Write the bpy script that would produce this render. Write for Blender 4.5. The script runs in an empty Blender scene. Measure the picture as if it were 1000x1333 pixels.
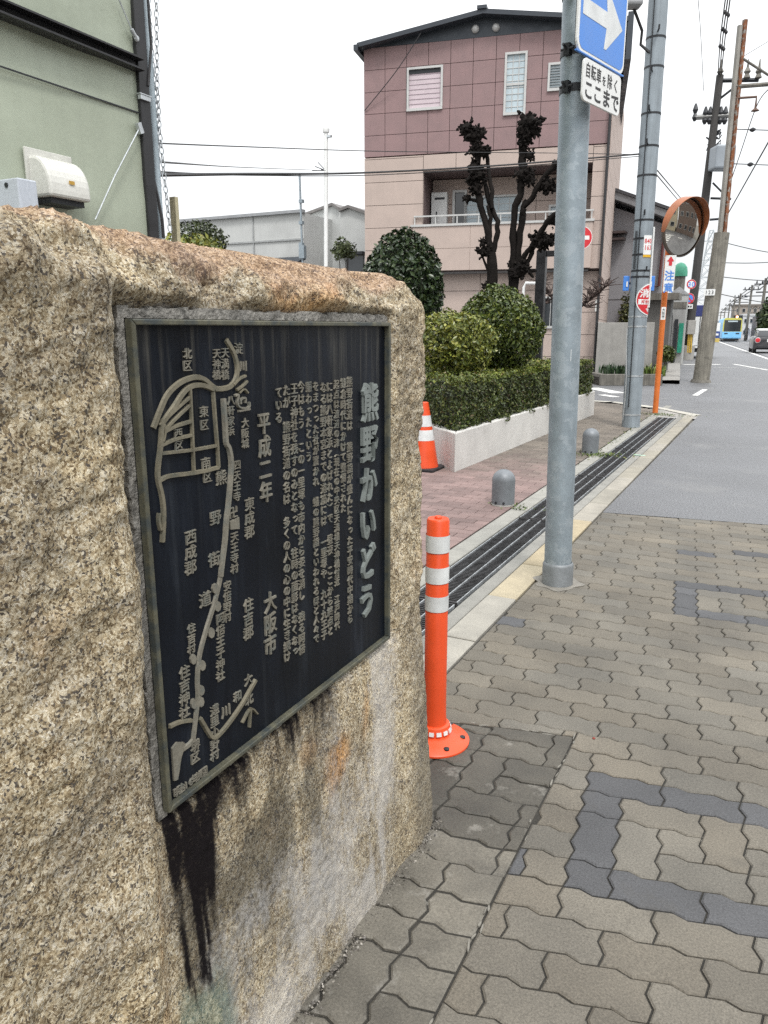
import bpy, bmesh, math, random
import numpy as np
from mathutils import Vector, Matrix

# ------------------------------------------------------------------ camera, sky, sun, exposure
sc = bpy.context.scene
COL = sc.collection
FPX, HOR, EYE, YAW = 980.0, 239.0, 1.4, math.radians(27.1)     # focal length in photo pixels, horizon offset, eye height, heading
PIT = math.atan(HOR / FPX)
cam = bpy.data.cameras.new('camera'); camo = bpy.data.objects.new('camera', cam); COL.objects.link(camo)
cam.sensor_fit = 'VERTICAL'; cam.sensor_height = 24.0; cam.lens = 24.0 * FPX / 1333.0
cam.clip_start = 0.02; cam.clip_end = 3000
camo.location = (0, 0, EYE)
camo.rotation_euler = (math.pi / 2 - PIT, 0, YAW)
sc.camera = camo

SUN_EL, SUN_AZ = math.radians(58), math.radians(140)            # azimuth clockwise from +Y (street direction)
world = bpy.data.worlds.new('World'); sc.world = world; world.use_nodes = True
wn = world.node_tree.nodes; wl = world.node_tree.links
bg = wn['Background']; bg.inputs['Strength'].default_value = 0.12
sky = wn.new('ShaderNodeTexSky'); sky.sky_type = 'NISHITA'; sky.sun_disc = False
sky.sun_elevation = SUN_EL; sky.sun_rotation = SUN_AZ; sky.dust_density = 4; sky.air_density = 1.0
hsv = wn.new('ShaderNodeHueSaturation'); hsv.inputs['Saturation'].default_value = 0.25
wl.new(sky.outputs[0], hsv.inputs['Color'])
mixc = wn.new('ShaderNodeMixRGB'); mixc.inputs[0].default_value = 0.85
wsp = wn.new('ShaderNodeSeparateXYZ'); wgr = wn.new('ShaderNodeMapRange'); wgr.inputs['From Min'].default_value = -.05; wgr.inputs['From Max'].default_value = 1; wgr.inputs['To Min'].default_value = .62; wgr.inputs['To Max'].default_value = 1.75
wtc = wn.new('ShaderNodeTexCoord'); wno = wn.new('ShaderNodeTexNoise'); wno.inputs['Scale'].default_value = 2.2; wno.inputs['Detail'].default_value = 5
wl.new(wtc.outputs['Generated'], wno.inputs['Vector'])
wrp = wn.new('ShaderNodeValToRGB')
wrp.color_ramp.elements[0].position = 0.3; wrp.color_ramp.elements[0].color = (7.6, 7.9, 8.1, 1)
wrp.color_ramp.elements[1].position = 0.7; wrp.color_ramp.elements[1].color = (9.2, 9.2, 9.2, 1)
wl.new(wno.outputs['Fac'], wrp.inputs[0])
wmu = wn.new('ShaderNodeMixRGB'); wmu.blend_type = 'MULTIPLY'; wmu.inputs[0].default_value = 1
wl.new(wtc.outputs['Generated'], wsp.inputs[0]); wl.new(wsp.outputs[2], wgr.inputs['Value']); wl.new(wrp.outputs[0], wmu.inputs[1]); wl.new(wgr.outputs[0], wmu.inputs[2])
wl.new(hsv.outputs[0], mixc.inputs[1]); wl.new(wmu.outputs[0], mixc.inputs[2])
wl.new(mixc.outputs[0], bg.inputs['Color'])
sl = bpy.data.lights.new('sun', 'SUN'); sl.energy = 1.5; sl.angle = math.radians(12); sl.color = (1, 0.97, 0.93)
so = bpy.data.objects.new('sun', sl); COL.objects.link(so)
sd = Vector((math.sin(SUN_AZ) * math.cos(SUN_EL), math.cos(SUN_AZ) * math.cos(SUN_EL), math.sin(SUN_EL)))
so.rotation_euler = sd.to_track_quat('Z', 'Y').to_euler(); so.location = (0, 0, 30)
sc.view_settings.view_transform = 'Standard'; sc.view_settings.look = 'None'
sc.view_settings.exposure = 0.62; sc.view_settings.gamma = 1
sc.render.engine = 'CYCLES'
sc.cycles.max_bounces = 6; sc.cycles.diffuse_bounces = 3; sc.cycles.glossy_bounces = 3
sc.cycles.use_denoising = False

rnd = random.Random(7)
PI = math.pi

# ------------------------------------------------------------------ survey helpers: a direction of the photograph met with a real plane
CY, SY = math.cos(YAW), math.sin(YAW)
def ray(x, y):
    a = (x - 500) / FPX; b = (y - 666.5) / FPX; c, s = math.cos(PIT), math.sin(PIT)
    xr, yf, zz = a, c - b * s, -s - b * c
    return np.array((xr * CY - yf * SY, xr * SY + yf * CY, zz))
def G(x, y, z=0.0):
    r = ray(x, y); t = (z - EYE) / r[2]; return np.array((r[0] * t, r[1] * t, z))
def atX(x, y, X):
    r = ray(x, y); t = X / r[0]; return np.array((X, r[1] * t, EYE + r[2] * t))
def atY(x, y, Y):
    r = ray(x, y); t = Y / r[1]; return np.array((r[0] * t, Y, EYE + r[2] * t))
def atP(x, y, p, d):
    r = ray(x, y); n = (d[1], -d[0]); t = (n[0] * p[0] + n[1] * p[1]) / (n[0] * r[0] + n[1] * r[1])
    return np.array((r[0] * t, r[1] * t, EYE + r[2] * t))

# ------------------------------------------------------------------ materials
def nt(name):
    m = bpy.data.materials.new(name); m.use_nodes = True
    n = m.node_tree.nodes; l = m.node_tree.links
    return m, n, l, n['Principled BSDF']
def ramp(n, l, src, stops):
    r = n.new('ShaderNodeValToRGB'); e = r.color_ramp.elements
    while len(e) < len(stops): e.new(0.5)
    for k, (p, c) in enumerate(stops):
        e[k].position = p; e[k].color = (*c, 1) if len(c) == 3 else c
    l.new(src, r.inputs[0]); return r.outputs['Color']
def noise(n, l, vec, scale, detail=4, rough=0.55):
    t = n.new('ShaderNodeTexNoise'); t.inputs['Scale'].default_value = scale; t.inputs['Detail'].default_value = detail
    t.inputs['Roughness'].default_value = rough
    l.new(vec, t.inputs['Vector']); return t.outputs['Fac']
def mix(n, l, fac, a, b, mode='MIX'):
    m = n.new('ShaderNodeMixRGB'); m.blend_type = mode
    for k, v in ((0, fac), (1, a), (2, b)):
        if isinstance(v, (int, float)): m.inputs[k].default_value = v
        elif isinstance(v, tuple): m.inputs[k].default_value = (*v, 1)
        else: l.new(v, m.inputs[k])
    return m.outputs[0]
def bump(n, l, height, strength, dist, normal=None):
    b = n.new('ShaderNodeBump'); b.inputs['Strength'].default_value = strength; b.inputs['Distance'].default_value = dist
    l.new(height, b.inputs['Height'])
    if normal is not None: l.new(normal, b.inputs['Normal'])
    return b.outputs[0]
def M(name, col, rough=0.6, metal=0.0, var=0.15, scale=6.0, fine=80.0, fvar=0.08, bmp=0.0, bscale=120.0, bdist=0.004,
      col2=None, thr=(0.45, 0.7), streak=0.0, tint=False, spec=0.5, rvar=0.15):
    m, n, l, b = nt(name)
    tc = n.new('ShaderNodeTexCoord'); v = tc.outputs['Object']
    base = tuple(col)
    if tint:
        at = n.new('ShaderNodeAttribute'); at.attribute_name = 'tint'; cur = at.outputs['Color']
    else:
        cur = base
    f1 = noise(n, l, v, scale)
    dk = ramp(n, l, f1, [(0.3, (1 - var,) * 3), (0.7, (1 + var,) * 3)])
    cur = mix(n, l, 1.0, cur, dk, 'MULTIPLY')
    f2 = noise(n, l, v, fine, 3, 0.7)
    dk2 = ramp(n, l, f2, [(0.3, (1 - fvar,) * 3), (0.7, (1 + fvar,) * 3)])
    cur = mix(n, l, 1.0, cur, dk2, 'MULTIPLY')
    if col2 is not None:
        f3 = noise(n, l, v, scale * 1.7, 6, 0.65)
        cur = mix(n, l, ramp(n, l, f3, [(thr[0], (0, 0, 0)), (thr[1], (1, 1, 1))]), cur, tuple(col2))
    if streak > 0:
        mp = n.new('ShaderNodeMapping'); mp.inputs['Scale'].default_value = (14, 14, 0.7); l.new(v, mp.inputs['Vector'])
        f4 = noise(n, l, mp.outputs[0], 1.6, 5, 0.6)
        cur = mix(n, l, 1.0, cur, ramp(n, l, f4, [(0.35, (1 - streak,) * 3), (0.62, (1, 1, 1))]), 'MULTIPLY')
    l.new(cur, b.inputs['Base Color'])
    rr = n.new('ShaderNodeMapRange'); rr.inputs['To Min'].default_value = max(0.02, rough - rvar); rr.inputs['To Max'].default_value = min(1, rough + rvar)
    rr.inputs['From Min'].default_value = 0.25; rr.inputs['From Max'].default_value = 0.75
    l.new(f1, rr.inputs['Value']); l.new(rr.outputs[0], b.inputs['Roughness'])
    b.inputs['Metallic'].default_value = metal; b.inputs['Specular IOR Level'].default_value = spec
    if bmp > 0:
        fb = noise(n, l, v, bscale, 4, 0.6); l.new(bump(n, l, fb, bmp, bdist), b.inputs['Normal'])
    return m
def glass_mat(name, col=(0.05, 0.07, 0.08), rough=0.08):
    return M(name, col, rough, 0, 0.1, 3, 40, 0.02, rvar=0.03, spec=0.8)

# ------------------------------------------------------------------ mesh builder
class MB:
    def __init__(s): s.v = []; s.f = []; s.c = []; s.n = 0; s.tint = None
    def add(s, verts, faces):
        o = s.n; s.v.extend([tuple(float(q) for q in p) for p in verts]); s.n += len(verts)
        s.f.extend([tuple(o + i for i in f) for f in faces])
        if s.tint is not None: s.c.extend([s.tint] * len(verts))
        return s
    def box(s, c, size, rz=0.0, rx=0.0, ry=0.0):
        hx, hy, hz = [q / 2 for q in size]
        R = Matrix.Rotation(rz, 3, 'Z') @ Matrix.Rotation(ry, 3, 'Y') @ Matrix.Rotation(rx, 3, 'X')
        vs = [R @ Vector((x, y, z)) + Vector([float(q) for q in c]) for x in (-hx, hx) for y in (-hy, hy) for z in (-hz, hz)]
        return s.add(vs, [(0, 1, 3, 2), (4, 6, 7, 5), (0, 4, 5, 1), (2, 3, 7, 6), (0, 2, 6, 4), (1, 5, 7, 3)])
    def tube(s, pts, rad, seg=10, cap=True):
        pts = [Vector([float(q) for q in p]) for p in pts]
        rads = rad if isinstance(rad, (list, tuple)) else [rad] * len(pts)
        vs = []; prev = None
        for k, p in enumerate(pts):
            d = (pts[min(k + 1, len(pts) - 1)] - pts[max(k - 1, 0)]).normalized()
            if prev is None:
                a = d.cross(Vector((0, 0, 1)));
                if a.length < 1e-3: a = Vector((1, 0, 0))
                a.normalize()
            else:
                a = prev - d * prev.dot(d); a.normalize()
            prev = a; b = d.cross(a)
            for j in range(seg):
                t = 2 * PI * j / seg; vs.append(p + (a * math.cos(t) + b * math.sin(t)) * rads[k])
        fs = [(k * seg + j, k * seg + (j + 1) % seg, (k + 1) * seg + (j + 1) % seg, (k + 1) * seg + j) for k in range(len(pts) - 1) for j in range(seg)]
        if cap: fs += [tuple(range(seg))[::-1], tuple((len(pts) - 1) * seg + j for j in range(seg))]
        return s.add(vs, fs)
    def lathe(s, c, prof, seg=24, axis=(0, 0, 1), cap=True):
        ax = Vector(axis).normalized(); q = Vector((0, 0, 1)).rotation_difference(ax); c = Vector([float(x) for x in c])
        vs = [c + q @ Vector((r * math.cos(2 * PI * j / seg), r * math.sin(2 * PI * j / seg), z)) for r, z in prof for j in range(seg)]
        fs = [(k * seg + j, k * seg + (j + 1) % seg, (k + 1) * seg + (j + 1) % seg, (k + 1) * seg + j) for k in range(len(prof) - 1) for j in range(seg)]
        if cap: fs += [tuple(range(seg))[::-1], tuple((len(prof) - 1) * seg + j for j in range(seg))]
        return s.add(vs, fs)
    def prism(s, poly, off):
        """poly: 3-D points of a flat outline, off: vector of the extrusion"""
        n = len(poly); off = np.array(off, float); p = [np.array(q, float) for q in poly]
        return s.add(p + [q + off for q in p], [tuple(range(n))[::-1], tuple(range(n, 2 * n))] + [(i, (i + 1) % n, n + (i + 1) % n, n + i) for i in range(n)])
    def quad(s, a, b, c, d): return s.add([a, b, c, d], [(0, 1, 2, 3)])
    def build(s, name, m, parent=None, bev=0.0, smooth=False, loc=None, seg=2):
        org = Vector((0, 0, 0))
        if parent is not None:
            org = Vector(parent.location);
            if parent.parent is not None: org = org + Vector(parent.parent.location)
        elif loc is not None: org = Vector([float(q) for q in loc])
        me = bpy.data.meshes.new(name)
        me.from_pydata([(p[0] - org.x, p[1] - org.y, p[2] - org.z) for p in s.v], [], s.f)
        if s.c:
            ca = me.color_attributes.new('tint', 'FLOAT_COLOR', 'POINT')
            ca.data.foreach_set('color', np.array([(*q, 1.0) for q in s.c], dtype=np.float32).ravel())
        me.materials.append(m)
        if smooth: me.polygons.foreach_set('use_smooth', np.ones(len(me.polygons), dtype=bool))
        me.update()
        o = bpy.data.objects.new(name, me); COL.objects.link(o)
        if parent is not None: o.parent = parent
        elif loc is not None: o.location = org
        if bev > 0:
            b = o.modifiers.new('b', 'BEVEL'); b.width = bev; b.segments = seg; b.limit_method = 'ANGLE'; b.angle_limit = 0.6
        if smooth:
            try:
                me.set_sharp_from_angle(angle=0.7)
            except Exception: pass
        return o
def thing(name, label, cat, loc, group=None):
    o = bpy.data.objects.new(name, None); COL.objects.link(o); o.location = [float(q) for q in loc]; o.empty_display_size = 0.2
    return tag(o, label, cat, group)
def tag(o, label, cat, group=None, kind=None):
    o['label'] = label; o['category'] = cat
    if group: o['group'] = group
    if kind: o['kind'] = kind
    return o
def struct(o): o['kind'] = 'structure'; return o
def dup(root, loc, label=None):
    r = root.copy(); COL.objects.link(r); r.location = [float(q) for q in loc]
    if label: r['label'] = label
    for ch in list(root.children):
        c = ch.copy(); COL.objects.link(c); c.parent = r
        for g in list(ch.children):
            d = g.copy(); COL.objects.link(d); d.parent = c
    return r

# ------------------------------------------------------------------ lettering
_gc = {}
def glyph(ch, bold=0.0, res=2):
    k = (ch, bold)
    if k in _gc: return _gc[k]
    cu = bpy.data.curves.new('g', 'FONT'); cu.body = ch; cu.align_x = 'CENTER'; cu.size = 1; cu.extrude = 0.5; cu.offset = bold; cu.resolution_u = res
    o = bpy.data.objects.new('g', cu); COL.objects.link(o)
    dg = bpy.context.evaluated_depsgraph_get(); ev = o.evaluated_get(dg); me = ev.to_mesh()
    V = np.array([v.co[:] for v in me.vertices]) if len(me.vertices) else np.zeros((0, 3)); Fc = [tuple(p.vertices) for p in me.polygons]
    ev.to_mesh_clear(); bpy.data.objects.remove(o); bpy.data.curves.remove(cu)
    _gc[k] = (V, Fc); return V, Fc
def put_glyph(mb, ch, org, ex, ey, ez, w, h, d, bold=0.0, fit=False):
    """glyph centred at org; ex right, ey up, ez out (unit vectors), w and h the em size, d thickness"""
    if ch in ' \u3000': return
    V, Fc = glyph(ch, bold)
    if not len(V): return
    V = V.copy()
    if fit:
        lo, hi = V.min(0), V.max(0); V[:, 0] = (V[:, 0] - (lo[0] + hi[0]) / 2) / max(hi[0] - lo[0], .01); V[:, 1] = (V[:, 1] - (lo[1] + hi[1]) / 2) / max(hi[1] - lo[1], .01)
    else: V[:, 1] -= 0.36
    P = np.array(org) + np.outer(V[:, 0] * w, ex) + np.outer(V[:, 1] * h, ey) + np.outer((V[:, 2] + 0.5) * d, ez)
    mb.add(P, Fc)
def htext(mb, text, org, ex, ey, ez, w, h, d, bold=0.0, pitch=None):
    pitch = pitch or w; n = len(text)
    for i, ch in enumerate(text):
        put_glyph(mb, ch, np.array(org) + np.array(ex) * (i - (n - 1) / 2) * pitch, ex, ey, ez, w, h, d, bold)

# ------------------------------------------------------------------ vector noise for meshes
def _h(ix, iy, iz, seed):
    n = (ix.astype(np.int64) * 374761393 + iy.astype(np.int64) * 668265263 + iz.astype(np.int64) * 2147483647 + seed * 1274126177) & 0xffffffff
    n = ((n ^ (n >> 13)) * 1274126177) & 0xffffffff
    n = (n ^ (n >> 16)); n = (n * 2246822519) & 0xffffffff
    return ((n ^ (n >> 15)) & 0xffff) / 65535.0
def vnoise(p, seed=0):
    i = np.floor(p); f = p - i; i = i.astype(np.int64); u = f * f * f * (f * (f * 6 - 15) + 10)
    r = 0
    for dx in (0, 1):
        for dy in (0, 1):
            for dz in (0, 1):
                wgt = (u[:, 0] if dx else 1 - u[:, 0]) * (u[:, 1] if dy else 1 - u[:, 1]) * (u[:, 2] if dz else 1 - u[:, 2])
                r = r + wgt * _h(i[:, 0] + dx, i[:, 1] + dy, i[:, 2] + dz, seed)
    return r * 2 - 1
def fbm(p, oct=4, seed=0, gain=0.5):
    a, r, s = 1.0, 0, 1.0
    for k in range(oct): r = r + a * vnoise(p * s + k * 17.3, seed + k); a *= gain; s *= 2.03
    return r
def ridged(p, oct=3, seed=0):
    a, r, s = 1.0, 0, 1.0
    for k in range(oct): r = r + a * (1 - 2 * np.abs(vnoise(p * s + k * 9.1, seed + k))); a *= .5; s *= 2.1
    return r
def sstep(a, b, x):
    t = np.clip((x - a) / (b - a), 0, 1); return t * t * (3 - 2 * t)

# ------------------------------------------------------------------ material library
m_asphalt = M('asphalt', (0.135, 0.138, 0.145), 0.55, 0, 0.18, 0.55, 75, 0.55, 0.8, 110, 0.008, rvar=0.12, col2=(0.19, 0.19, 0.19), thr=(.56, .78))
m_conc = M('concrete', (0.30, 0.29, 0.27), 0.85, 0, 0.16, 3, 120, 0.1, 0.3, 150, 0.003, streak=0.12)
m_concd = M('weathered_concrete', (0.17, 0.16, 0.14), 0.9, 0, 0.3, 5, 90, 0.15, 0.4, 110, 0.004, streak=0.35)
m_galv = M('galvanised_steel', (0.27, 0.32, 0.355), 0.5, 0.35, 0.12, 9, 60, 0.05, 0.05, 60, col2=(0.325, 0.375, 0.41), thr=(0.53, 0.57), rvar=0.1)
m_galvl = M('bright_galvanised', (0.55, 0.58, 0.60), 0.4, 0.7, 0.12, 20)
m_black = M('black_paint', (0.018, 0.018, 0.02), 0.45, 0, 0.2, 8)
m_dark = M('dark_steel', (0.03, 0.032, 0.036), 0.5, 0.3, 0.25, 12)
m_orange = M('orange_resin', (0.70, 0.078, 0.02), 0.38, 0, 0.07, 10, 90, 0.03, col2=(0.55, 0.09, 0.03), thr=(0.58, 0.85))
m_orangep = M('orange_paint', (0.60, 0.155, 0.03), 0.4, 0, 0.1, 6, 60, 0.05)
m_white = M('white_paint', (0.72, 0.73, 0.72), 0.5, 0, 0.05, 6, 60, 0.03)
m_reflw = M('white_reflective_tape', (0.62, 0.64, 0.64), 0.35, 0, 0.13, 14, 400, 0.06)
m_blue = M('sign_blue', (0.07, 0.235, 0.66), 0.4, 0, 0.05, 5, 60, 0.03)
m_red = M('sign_red', (0.55, 0.025, 0.035), 0.4, 0, 0.06, 8)
m_ink = M('black_ink', (0.02, 0.02, 0.022), 0.5, 0, 0.1, 30)
m_wire = M('cable_black', (0.02, 0.02, 0.022), 0.6, 0, 0.2, 3)
m_glassd = glass_mat('dark_glass', (0.03, 0.035, 0.04))
m_frost = M('frosted_glass', (0.42, 0.50, 0.54), 0.25, 0, 0.1, 4, 30, 0.04)
m_alu = M('aluminium_frame', (0.47, 0.47, 0.46), 0.45, 0.2, 0.06, 8)

# ------------------------------------------------------------------ ground, road, pavements
struct(MB().quad((-1500, -1500, -0.03), (1500, -1500, -0.03), (1500, 1500, -0.03), (-1500, 1500, -0.03)).build('ground', m_concd))
FD = np.array((-0.106, 1.0)) / math.hypot(0.106, 1)             # far street direction, bends a little to the left
def curbX(Y): return -2.17 - 0.107 * (Y - 21.0)
# asphalt: side street + main street
m = MB()
m.add([(-1.085, 5.88, 0), (1.6, 6.26, 0), (1.6, -14, 0), (14, -14, 0), (14, 30, 0), (8, 400, 0), (curbX(400), 400, 0), (curbX(21), 21, 0), (-30, 24, 0), (-30, 15.95, 0), (-2.75, 15.2, 0), (-1.05, 13.45, 0)], [tuple(range(12))])
struct(m.build('road', m_asphalt))
# road markings
m_mark = M('road_marking', (0.62, 0.62, 0.60), 0.7, 0, 0.12, 5, 150, 0.25, col2=(0.16, 0.16, 0.165), thr=(0.6, 0.68))
m = MB()
def strip(mb, a, b, w, z=0.004):
    a = np.array(a[:2], float); b = np.array(b[:2], float); d = (b - a) / np.linalg.norm(b - a); n = np.array((-d[1], d[0])) * w / 2
    mb.quad((*(a - n), z), (*(a + n), z), (*(b + n), z), (*(b - n), z))
strip(m, (2.0, 18.5), (-39, 400), 0.16)
strip(m, G(889, 474.5), G(938, 474.5), 0.45)
strip(m, G(955, 474), G(1000, 482), 0.15); strip(m, G(700 + 215, 478), G(1000, 480), 0.1)
strip(m, G(770, 505), G(806, 512), 0.35); strip(m, G(783, 514), G(803, 517), 0.2)
strip(m, G(905, 515), G(918, 507), 0.12)
for k in range(7): strip(m, (3.6, 30 + k * 12), (3.6 - 0.106 * 6, 36 + k * 12), 0.13)
struct(m.build('road_marking', m_mark))
# tram rails in the main street
m = MB()
for off in (0.55, 1.98):
    strip(m, (1.75 + off, 18.0), (1.75 + off - 0.107 * 380, 398), 0.06, 0.005)
struct(m.build('tram_track', m_dark))
# bedding sheet of the paved plaza
m_joint = M('joint_sand', (0.026, 0.024, 0.020), 0.95, 0, 0.3, 9, 140, 0.4, 0.5, 150, 0.004, col2=(0.24, 0.23, 0.2), thr=(0.62, 0.72))
struct(MB().add([(-1.09, -1.5, -0.007), (1.7, -1.5, -0.007), (1.7, 6.25, -0.007), (-1.09, 5.87, -0.007)], [(0, 1, 2, 3)]).build('paving_bed', m_joint))
m_paver = M('paver', (1, 1, 1), 0.78, 0, 0.26, 2.3, 190, 0.34, 0.6, 210, 0.003, tint=True, rvar=0.12, col2=(0.075, 0.070, 0.060), thr=(0.60, 0.86))
def clip(poly, a, b, c):
    """keep a*x+b*y<=c"""
    out = []
    for i in range(len(poly)):
        p, q = poly[i], poly[(i + 1) % len(poly)]
        dp, dq = a * p[0] + b * p[1] - c, a * q[0] + b * q[1] - c
        if dp <= 0: out.append(p)
        if (dp < 0) != (dq < 0):
            t = dp / (dp - dq); out.append((p[0] + t * (q[0] - p[0]), p[1] + t * (q[1] - p[1])))
    return out
def area(p): return 0.5 * sum(p[i][0] * p[(i + 1) % len(p)][1] - p[(i + 1) % len(p)][0] * p[i][1] for i in range(len(p)))
CEL = 0.1125
TH = math.radians(5.5)
O0 = np.array((-0.335, 1.58))
def edge_h(c, r):   # points along the lower edge of cell (c,r), left to right, end excluded
    a = 0.0075
    return [(c, r), (c + .34, r + a / CEL), (c + .66, r - a / CEL)]
def edge_v(c, r):
    a = 0.0085
    return [(c, r), (c + a / CEL, r + .34), (c - a / CEL, r + .66)]
def brick_poly(c, r, nc, nr):
    P = []
    for i in range(nc): P += edge_h(c + i, r)
    for j in range(nr): P += edge_v(c + nc, r + j)
    P.append((c + nc, r + nr))
    for i in reversed(range(nc)): P += list(reversed(edge_h(c + i, r + nr)))[:-1] + [(c + i, r + nr)]
    for j in reversed(range(nr)): P += list(reversed(edge_v(c, r + j)))[:-1] + ([(c, r + j)] if j > 0 else [])
    ca, sa = math.cos(TH), math.sin(TH)
    out = []
    for x, y in P:
        X, Y = x * CEL, y * CEL
        out.append((O0[0] + X * ca - Y * sa, O0[1] + X * sa + Y * ca))
    q = []
    for p in out:
        if not q or math.dist(p, q[-1]) > 1e-5: q.append(p)
    return q
def lay(mb, poly, z, tint, g=0.0028, bv=0.0050, tilt=None):
    if len(poly) < 3 or abs(area(poly)) < 0.0009: return
    cx = sum(p[0] for p in poly) / len(poly); cy = sum(p[1] for p in poly) / len(poly)
    wx = max(p[0] for p in poly) - min(p[0] for p in poly); wy = max(p[1] for p in poly) - min(p[1] for p in poly)
    def ins(d): return [(cx + (p[0] - cx) * (1 - 2 * d / wx), cy + (p[1] - cy) * (1 - 2 * d / wy)) for p in poly]
    tx, ty = tilt or (0, 0)
    lo, mid, hi = ins(g), ins(g), ins(g + bv)
    n = len(poly)
    V = [(x, y, -0.02) for x, y in lo] + [(x, y, z - bv * .7 + tx * (x - cx) + ty * (y - cy)) for x, y in mid] + [(x, y, z + tx * (x - cx) + ty * (y - cy)) for x, y in hi]
    Fc = [(k * n + i, k * n + (i + 1) % n, (k + 1) * n + (i + 1) % n, (k + 1) * n + i) for k in (0, 1) for i in range(n)] + [tuple(2 * n + i for i in range(n))]
    mb.tint = tint; mb.add(V, Fc)
m = MB()
taken = {}
def darkc(): v = rnd.uniform(.85, 1.15); return (0.074 * v, 0.075 * v, 0.079 * v)
def lightc(): v = rnd.uniform(.86, 1.12); h = rnd.uniform(-.003, .004); return ((0.130 + h) * v, 0.118 * v, (0.097 - h) * v)
special = []
def frame(c0, r0, wcells, hrows):
    """a square of dark pavers let into the paving; its left side is stood on end"""
    for i in range(0, wcells, 2):
        special.append((c0 + i, r0 + hrows - 1, 2, 1, 'd')); special.append((c0 + 1 + i, r0, 2, 1, 'd'))
    special.append((c0, r0, 1, 1, 'd'))
    special.append((c0, r0 + 1, 1, 2, 'd')); special.append((c0, r0 + 3, 1, 2, 'd') if hrows > 5 else (c0, r0 + 3, 1, 1, 'd'))
    special.append((c0 + 1, r0 + hrows - 2, 2, 1, 'l')); special.append((c0 + 1, r0 + 1, 1, 2, 'l')); special.append((c0 + 2, r0 + 1, 2, 1, 'l')); special.append((c0 + 2, r0 + 2, 1, 1, 'l'))
    special.append((c0 + 3, r0 + 2, 1, 2, 'l'))
frame(0, 1, 8, 5)
frame(2, 20, 8, 5)
for (c, r, nc, nr, t) in special:
    cells = [(c + i, r + j) for i in range(nc) for j in range(nr)]
    if any(q in taken for q in cells): continue
    for q in cells: taken[q] = 1
    poly = brick_poly(c, r, nc, nr)
    lay(m, poly, rnd.uniform(-.0012, .0012), darkc() if t == 'd' else lightc(), tilt=(rnd.uniform(-.006, .006), rnd.uniform(-.006, .006)))
for r in range(-32, 46):
    c = -12 + (r % 2)
    while c < 26:
        cells = [(c, r), (c + 1, r)]
        free = [q for q in cells if q not in taken]
        c += 2
        if not free: continue
        poly = brick_poly(free[0][0], r, len(free), 1)
        # main field: right of the seam, in front of it left up to the kerb
        cyy = sum(p[1] for p in poly) / len(poly)
        far_l = clip(clip(poly, -1, 0, 1.087), 0.24, -1, -2.56)      # beyond the cross seam
        main = clip(poly, -1, 0, 0.4905)
        far_l = clip(far_l, 1, 0, -0.4905)
        if all(0.24 * p[0] - p[1] < -2.56 for p in poly): main, far_l = clip(poly, -1, 0, 1.087), []
        lim = lambda q: clip(q, -0.145, 1, 6.03)
        ch = rnd.random()
        col = lightc()
        if ch < 0.008 and cyy > 1: col = darkc()
        tl = (rnd.uniform(-.006, .006), rnd.uniform(-.006, .006)); zz = rnd.uniform(-.0014, .0014)
        for q in (lim(main), lim(far_l)):
            if len(q) > 2: lay(m, q, zz, col, tilt=tl)
struct(m.build('paving', m_paver))
# older, darker pavers of the monument's own apron
m_pavd = M('apron_paver', (1, 1, 1), 0.72, 0, 0.32, 5, 170, 0.30, 0.5, 210, 0.003, tint=True, col2=(0.30, 0.285, 0.255), thr=(0.60, 0.8))
m = MB(); TH0, O00 = TH, O0
TH = math.radians(2.0); O0 = np.array((-0.53, 1.76))
tk = {}
for r in range(-30, 8):
    c = -8 + (r % 2)
    while c < 3:
        nc, nr = 2, 1
        if (c, r) in tk: c += 1; continue
        if (c + 1, r) in tk: nc = 1
        if rnd.random() < 0.10 and (c, r + 1) not in tk: nc, nr = 1, 2
        for i in range(nc):
            for j in range(nr): tk[(c + i, r + j)] = 1
        poly = clip(clip(clip(brick_poly(c, r, nc, nr), 1, 0, -0.4905), -0.24, 1, 2.558), -1, 0, 1.087)
        yy = np.mean([p[1] for p in poly]) if len(poly) else 0
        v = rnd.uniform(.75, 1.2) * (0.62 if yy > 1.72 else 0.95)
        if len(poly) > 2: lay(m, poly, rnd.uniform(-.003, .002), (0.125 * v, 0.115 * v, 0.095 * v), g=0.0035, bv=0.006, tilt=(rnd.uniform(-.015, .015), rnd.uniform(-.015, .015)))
        c += nc
TH, O0 = TH0, O00
struct(m.build('apron_paving', m_pavd))
# mortar crumbs along the seam
m = MB()
for k in range(26):
    t = rnd.random()
    if rnd.random() < .62: p = (-0.49 + rnd.gauss(0, .004), 0.9 + 1.54 * t)
    else: p = (-1.05 + .56 * t, 2.558 + 0.24 * (-1.05 + .56 * t) + rnd.gauss(0, .004))
    ln = rnd.uniform(.006, .026); wd = rnd.uniform(.001, .0035); a = (PI / 2 if p[0] > -.5 else .23) + rnd.uniform(-.3, .3)
    pts = [(p[0] + math.cos(a) * ln * math.cos(q) - math.sin(a) * wd * math.sin(q), p[1] + math.sin(a) * ln * math.cos(q) + math.cos(a) * wd * math.sin(q), -0.004) for q in [rnd.uniform(-.2, .2) + 2 * PI * i / 9 for i in range(9)]]
    m.prism(pts, (0, 0, rnd.uniform(.003, .0065)))
struct(m.build('paving_mortar', M('mortar', (0.20, 0.19, 0.165), 0.9, 0, .2, 40, 300, .2, .6, 200)))
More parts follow.
